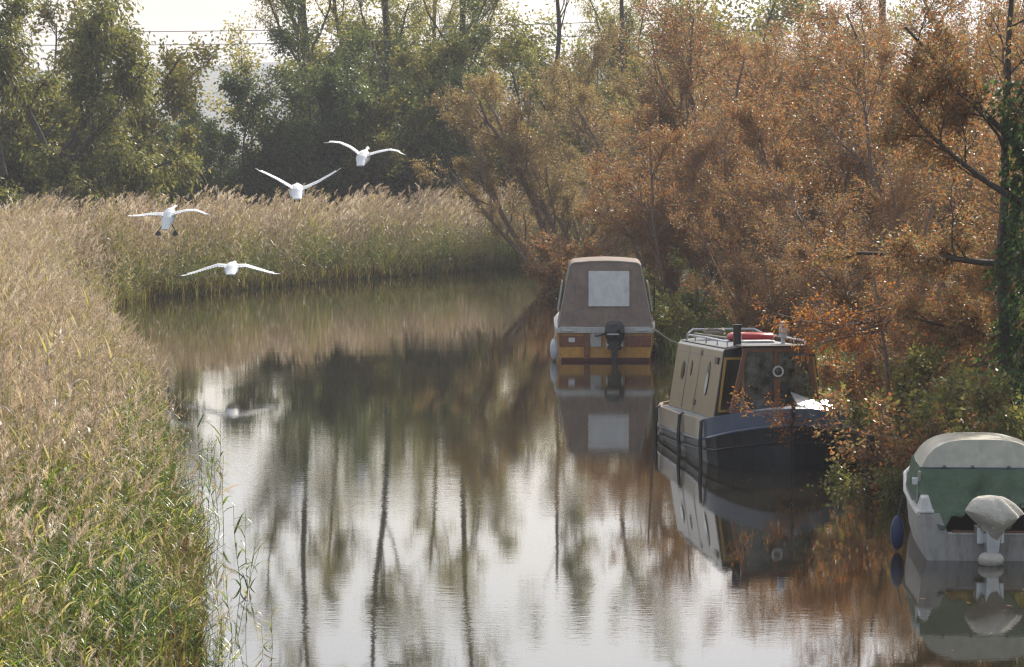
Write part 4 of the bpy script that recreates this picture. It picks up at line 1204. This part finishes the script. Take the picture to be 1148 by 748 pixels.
m_ = MB(); m_.tube([side_pt(CY0 + .05, 1.53, -1, .004), side_pt(CY1 - .1, 1.53, -1, .004)], .006, 5); m_.build('coach_line', M['navy'], nb)
# roof rails
for s in (-1, 1):
    m_ = MB(); x = s * .60
    zs = 1.69
    m_.tube([(x, CY0 + .15, zs), (x, CY0 + .18, zs + .09), (x, 2, zs + .1), (x, 3.5, zs + .09), (x, 3.55, zs)], .016, 8)
    for yy in (1.3, 2.1, 2.9): m_.tube([(x, yy, zs), (x, yy, zs + .1)], .012, 6)
    m_.build('grab_rail', M['metal'], nb, smooth=True)
m_ = MB(); m_.tube([(-.60, 3.45, 1.80), (-.5, 3.55, 1.86), (.5, 3.55, 1.86), (.6, 3.45, 1.80)], .018, 8); m_.build('grab_rail', M['metal'], nb, smooth=True)
MB().tube([(-.42, .72, 1.70), (-.42, .72, 2.02)], .062, 14).tube([(-.42, .72, 1.985), (-.42, .72, 2.03)], .075, 14).build('chimney', M['black'], nb, smooth=True)
lt = MB().tube([(.26, .62, 1.72), (.26, .62, 1.84)], .03, 10).tube([(.26, .62, 1.84), (.26, .62, 2.0), (.26, .62, 2.06), (.26, .62, 2.08)], [.062, .062, .05, .015], 14)
lt.build('vent', M['fender'], nb, smooth=True)
MB().tube([(.26, .62, 2.012), (.26, .62, 2.03)], .07, 14).build('vent_band', M['metal'], nb)
MB().box(-.35, .35, 2.45, 3.3, 1.735, 1.765).build('solar_panel', M['glass_dark'], nb, bevel=.005)
MB().box(-.25, .2, .9, 1.3, 1.735, 1.775).build('roof_hatch', M['metal'], nb, bevel=.01)
# things lying on the roof
NB_M = Matrix.Translation((3.92, 43.45, 0)) @ Matrix.Rotation(NA, 4, 'Z') @ Matrix.Rotation(R(-2), 4, 'X')
nb.rotation_euler = (R(-2), 0, NA)
def world_nb(x, y, z): return NB_M @ Vector((x, y, z))
lbp = world_nb(.05, 1.85, 1.80)
ring = MB().tube([(.31 * math.cos(a), .31 * math.sin(a), 0) for a in [2 * math.pi * i / 32 for i in range(32)]], .062, 12, close=True).build('lifebuoy', M['red'], None, smooth=True)
ring.location = lbp; ring.rotation_euler = (R(-2), 0, 0)
tag(ring, 'red lifebuoy lying flat on the narrowboat roof beside the chimney', 'lifebuoy')
a_ = world_nb(-.5, 3.4, 1.80); b2 = world_nb(-.2, 1.4, 1.77)
o = MB().tube([a_, b2], .018, 8).build('boat_pole', M['rope'], None, smooth=True); tag(o, 'pale wooden boat pole laid slantwise along the narrowboat roof', 'pole')
r2 = random.Random(3)
pts = []
for i in range(70):
    a = i * .55; rr_ = .10 + .06 * r2.random(); pts.append(world_nb(-.25 + rr_ * math.cos(a) * 1.1, 3.05 + rr_ * math.sin(a) * 1.3, 1.785 + i * .0014 + .02 * r2.random()))
o = MB().tube(pts, .012, 5).build('rope_coil', M['rope'], None, smooth=True); tag(o, 'coil of pale rope at the stern end of the narrowboat roof', 'rope')
# rope fenders over the side
for yy, lab in ((.12, 'black strap fender at the bow shoulder of the narrowboat'), (1.7, 'black strap fender halfway along the narrowboat side'), (3.5, 'black strap fender at the stern end of the narrowboat side')):
    q = [world_nb(-1.04, yy, .655), world_nb(-1.105, yy, .62), world_nb(-1.125, yy, .3), world_nb(-1.11, yy, -.12)]
    o = MB().tube(q, [.014, .026, .03, .03], 8).build('strap_fender', M['black'], None, smooth=True); tag(o, lab, 'fender', 'black strap fenders on the narrowboat')
# mooring line
q0 = world_nb(.5, -.55, .86); q1 = Vector((5.55, 41.9, .55))
pts = [q0.lerp(q1, i / 10) - Vector((0, 0, .15 * math.sin(math.pi * i / 10))) for i in range(11)]
o = MB().tube(pts, .011, 6).build('mooring_rope', M['rope'], None, smooth=True); tag(o, 'mooring rope running from the narrowboat bow to the right bank', 'rope')

# ---- small white boat under a green cover
M['green'] = mat_basic('green_canvas', (0.07, 0.115, 0.065), 0.8, var=0.25, scale=3, bump=0.07, dirt=(0.16, 0.17, 0.12), dirt_amt=0.5)
M['cream_hull'] = mat_basic('weathered_white_hull', (0.42, 0.39, 0.36), 0.4, var=0.1, scale=7, dirt=(0.16, 0.13, 0.10), dirt_amt=0.75)
M['cover'] = mat_basic('pale_cloth_cover', (0.66, 0.60, 0.50), 0.85, var=0.12, scale=8, bump=0.06)
M['glaze'] = mat_basic('milky_window', (0.48, 0.45, 0.35), 0.4, var=0.2, scale=5, coat=0.3, dirt=(0.3, 0.28, 0.2))
sb = thing('small_cabin_boat', 'weathered small white boat with a green canvas cover and milky cabin top', 'boat', (bl.x, bl.y, 0), R(-3.5))
sec = []
for y, b_, zg in [(0, .80, .54), (.6, .81, .54), (1.8, .82, .58), (3.0, .74, .66), (3.9, .46, .76), (4.4, .05, .82)]:
    s = [(-b_, zg), (-b_ * .95, .2), (-b_ * .88, 0.0), (-b_ * .6, -.2), (0, -.26), (b_ * .6, -.2), (b_ * .88, 0), (b_ * .95, .2), (b_, zg)]
    sec.append([(x, y, z) for x, z in s])
h_ = MB(); h_.loft(sec)
tr = [(-.80, .54), (-.76, .2), (-.70, 0), (-.48, -.2), (0, -.26), (.48, -.2), (.70, 0), (.76, .2), (.80, .54), (.56, .54), (.46, .31), (-.46, .31), (-.56, .54)]
# transom made of three convex pieces so that the motor cut-out stays open
h_.slab([(x, 0, z) for x, z in [(-.46, .31), (-.76, .2), (-.70, 0), (-.48, -.2), (0, -.26), (.48, -.2), (.70, 0), (.76, .2), (.46, .31)]], (0, .05, 0))
for s in (-1, 1): h_.slab([(s * .80, 0, .54), (s * .76, 0, .2), (s * .46, 0, .31), (s * .56, 0, .54)], (0, .05, 0))
h_.build('hull', M['cream_hull'], sb)
m_ = MB()
for s in (-1, 1): m_.tube([(s * (b_ + .005), y, zg) for y, b_, zg in [(-.01, .80, .54), (.6, .81, .54), (1.8, .82, .58), (3.0, .74, .66), (3.9, .46, .76)]], .024, 6)
m_.build('rubbing_strake', M['white'], sb, smooth=True)
m_ = MB()
for s in (-1, 1): m_.slab([(s * .82, .0, .548), (s * .62, .0, .548), (s * .62, 1.0, .55), (s * .80, 1.0, .55)], (0, 0, .02))
m_.box(-.46, .46, -.01, .06, .305, .325)
m_.build('side_deck', M['white'], sb)
MB().box(-.42, .42, -.008, .058, .326, .345).build('transom_cap', M['wood'], sb)
MB().slab([(-.62, .9, .5), (.62, .9, .5), (.5, .9, .1), (-.5, .9, .1)], (0, .03, 0)).build('cockpit_bulkhead', M['black'], sb)
MB().box(-.7, .7, .05, .9, .02, .05).build('cockpit_floor', M['roof'], sb)
# milky hard top
A2 = arch(.72, .56, .98, 1.31, 18, 3.4)
secs = [[(x, .75 + (z - .98) * .3, z) for x, z in A2], [(x * 1.02, 1.4, z + .01) for x, z in A2], [(x * .96, 2.3 - (z - .98) * .8, .96 + (z - .98) * .95) for x, z in A2]]
t_ = MB(); t_.loft(secs); t_.add(secs[0], [tuple(range(len(A2)))]); t_.add(secs[-1], [tuple(range(len(A2)))]); t_.build('hard_top', M['glaze'], sb, smooth=True)
m_ = MB(); m_.tube([(x, .735, .985) for x in (-.73, -.4, 0, .4, .73)], .013, 6)
for x in (-.45, -.12, .3, .6): m_.ball((x, .72, 1.0), .022, 8, 6)
m_.build('top_seam', M['roof'], sb)
# green canvas: drapes from the hard top down to the gunwales and sags to the middle
secs = []
NXC = 28
for j, (y, zt_, hw) in enumerate([(.70, .975, .74), (.62, .86, .76), (.52, .74, .77), (.34, .64, .76), (.16, .58, .72)]):
    row = []
    for i in range(NXC + 1):
        u_ = -1 + 2 * i / NXC
        fold = .026 * j * math.sin(u_ * 7 + j * .9) + .014 * j * math.sin(u_ * 17 + 1 + j)
        sag = -.10 * j / 4 * (1 - u_ * u_) * 1.6
        row.append((u_ * hw, y + fold * 1.6 + .02 * math.sin(u_ * 12 + j * 1.3), zt_ + fold + sag))
    secs.append(row)
cv = MB(); cv.loft(secs); cvo = cv.build('canvas_cover', M['green'], sb, smooth=True)
so = cvo.modifiers.new('solid', 'SOLIDIFY'); so.thickness = .012
for s in (-1, 1):
    m_ = MB(); m_.loft([[(s * .74, .70, .975), (s * .77, .60, .60), (s * .77, .2, .57)], [(s * .72, 2.2, .97), (s * .79, 2.2, .62), (s * .79, 1.4, .58)]]); q = m_.build('canvas_side', M['green'], sb)
    so = q.modifiers.new('solid', 'SOLIDIFY'); so.thickness = .012
MB().tube([(-.765, .64, .60), (-.745, .62, .96)], .022, 6).build('canopy_post', M['metal'], sb)
MB().box(-.83, -.765, .60, .68, .80, .88).build('nav_light', M['white'], sb, bevel=.01)
MB().loft([[(-.80, .1, .55), (-.62, .1, .55), (-.62, .45, .55), (-.80, .45, .55)], [(-.74, .12, .72), (-.68, .12, .72), (-.66, .35, .72), (-.76, .35, .72)]], closed=True, cap0=True, cap1=True).build('quarter_bracket', M['white'], sb, bevel=.02)
# its motor wrapped in cloth
mo = thing('outboard_motor', 'outboard motor wrapped in pale cloth on the small white boat', 'outboard motor', (bl.x + .0, bl.y - .28, 0), R(2))
r3 = random.Random(8)
secs = []
for f, wx, wy, ox in [(0, .09, .11, 0), (.1, .12, .15, 0), (.22, .17, .2, .0), (.34, .23, .24, .01), (.46, .275, .26, .01), (.56, .29, .26, -.0), (.66, .265, .25, -.01), (.77, .235, .22, -.02), (.88, .19, .19, -.03), (.96, .14, .14, -.03), (1, .05, .06, -.03)]:
    row = []
    for i in range(44):
        a = 2 * math.pi * i / 44
        k = 1 + .05 * math.sin(a * 3 + f * 2) + .09 * abs(math.sin(a * 3.5 + f * 2.5)) + .035 * math.sin(a * 9 + f * 5)
        row.append((ox + wx * k * math.cos(a) * (1.1 if math.cos(a) > 0 and f < .5 else 1), wy * k * math.sin(a), .37 + .42 * f + .04 * math.sin(a * 2 + 1) * (1 - f) + (-.03 if f == 0 else 0)))
    secs.append(row)
MB().loft(secs, closed=True, cap0=True, cap1=True).build('cloth_cover', M['cover'], mo, smooth=True)
MB().loft([[(-.09, -.09, .42), (.10, -.09, .42), (.10, .12, .42), (-.09, .12, .42)], [(-.08, -.08, .12), (.06, -.08, .12), (.06, .10, .12), (-.08, .10, .12)], [(-.05, -.06, -.3), (.04, -.06, -.3), (.04, .08, -.3), (-.05, .08, -.3)]], closed=True, cap0=True, cap1=True).build('leg', M['metal'], mo, bevel=.01)
MB().ball((-.02, -.02, .06), .13, 14, 8, (1.15, 1, .75)).build('wrapped_bag', M['cover'], mo, smooth=True)
MB().tube([(-.09, 0, .13), (-.16, .02, .05), (-.1, 0, -.05), (.02, -.1, -.08), (.12, 0, 0), (.08, 0, .14)], .012, 6).build('lashing', M['rope'], mo, smooth=True)
MB().box(-.16, .16, .1, .30, .22, .42).build('bracket', M['metal'], mo, bevel=.01)
f = MB().ball((0, 0, 0), .085, 12, 10, (1, 1, 2.4)); f.tube([(0, 0, .18), (0.06, 0, .42)], .008, 5)
f = f.build('fender', M['blue'], None, smooth=True); f.location = (bl.x - .95, bl.y + .75, .22)
tag(f, 'dark blue fender hanging at the left side of the small white boat', 'fender')

# ================================================================== POSTS, POLE, SIGN
M['post'] = mat_basic('weathered_post', (0.06, 0.04, 0.03), 0.9, var=0.4, scale=12, bump=.01)
def post(px, py, z, h, rad_, label, name='mooring_post'):
    c = onz(px, py, z)
    o = MB().tube([(0, 0, -.5), (0, 0, h * .5), (0.01, 0, h)], [rad_ * 1.05, rad_, rad_ * .95], 10).build(name, M['post'], None, smooth=True)
    o.location = c; tag(o, label, 'post')
post(975, 546, 0, .72, .062, 'thick dark mooring post between the narrowboat bow and the small white boat')
post(733, 392, .05, 1.6, .02, 'thin stake standing right beside the tan-canopied cruiser', 'stake')
up = at(988, 140, 118)
pl_ = thing('utility_pole', 'wooden utility pole rising above the rusty willows', 'pole', (up.x, 118, .4))
MB().tube([(0, 0, 0), (0, 0, 12.5)], [.17, .13], 12).build('pole_shaft', M['post'], pl_, smooth=True)
MB().box(-.9, .9, -.06, .06, 11.0, 11.15).build('crossarm', M['post'], pl_)
for x in (-.8, .8): MB().tube([(x, 0, 11.15), (x, 0, 11.32)], [.05, .03], 8).build('insulator', M['white'], pl_)
for x, y2, lab in ((-.8, 37, 'lower overhead wire crossing left from the utility pole'), (.8, 22, 'upper overhead wire crossing left from the utility pole')):
    hz = 5 + (140 - y2) * 118 / FPX
    a_ = Vector((up.x + x * .1, 118, hz + .25)); b2 = Vector((-60, 124, hz + .9))
    pts = [a_.lerp(b2, i / 24) - Vector((0, 0, 1.0 * math.sin(math.pi * i / 24))) for i in range(25)]
    o = MB().tube(pts, .014, 5).build('overhead_wire', M['black'], None); tag(o, lab, 'wire', 'overhead wires')
M['signred'] = mat_basic('sign_red', (0.35, 0.05, 0.04), .5); M['signwhite'] = mat_basic('sign_white', (.6, .6, .6), .5)
sp = at(159, 224, 104)
sg = thing('round_sign', 'small round sign on a post showing above the reeds at left', 'sign', (sp.x, 104, .3))
hz = sp.z - .3
MB().tube([(0, .03, 0), (0, .03, hz)], .03, 8).build('sign_post', M['metal'], sg)
fc = MB().tube([(0, 0, hz), (0, .02, hz)], .22, 20)
fc.build('sign_face', M['signwhite'], sg)
MB().tube([(.21 * math.cos(a), -.005, hz + .21 * math.sin(a)) for a in [2 * math.pi * i / 24 for i in range(24)]], .022, 6, close=True).build('sign_rim', M['signred'], sg)

# ================================================================== HAZE
hm = bpy.data.materials.new('haze'); hm.use_nodes = True
hn = hm.node_tree; hn.nodes.clear()
ho = hn.nodes.new('ShaderNodeOutputMaterial'); hv = hn.nodes.new('ShaderNodeVolumePrincipled')
hv.inputs['Color'].default_value = (0.90, 0.92, 1.0, 1); hv.inputs['Density'].default_value = 0.00055; hv.inputs['Anisotropy'].default_value = 0.1
hn.links.new(hv.outputs['Volume'], ho.inputs['Volume'])
hz_o = MB().box(-3100, 3100, -320, 5100, -3, 60).build('haze', hm); tag(hz_o, 'thin bluish autumn haze hanging in the air', 'haze', kind='stuff')
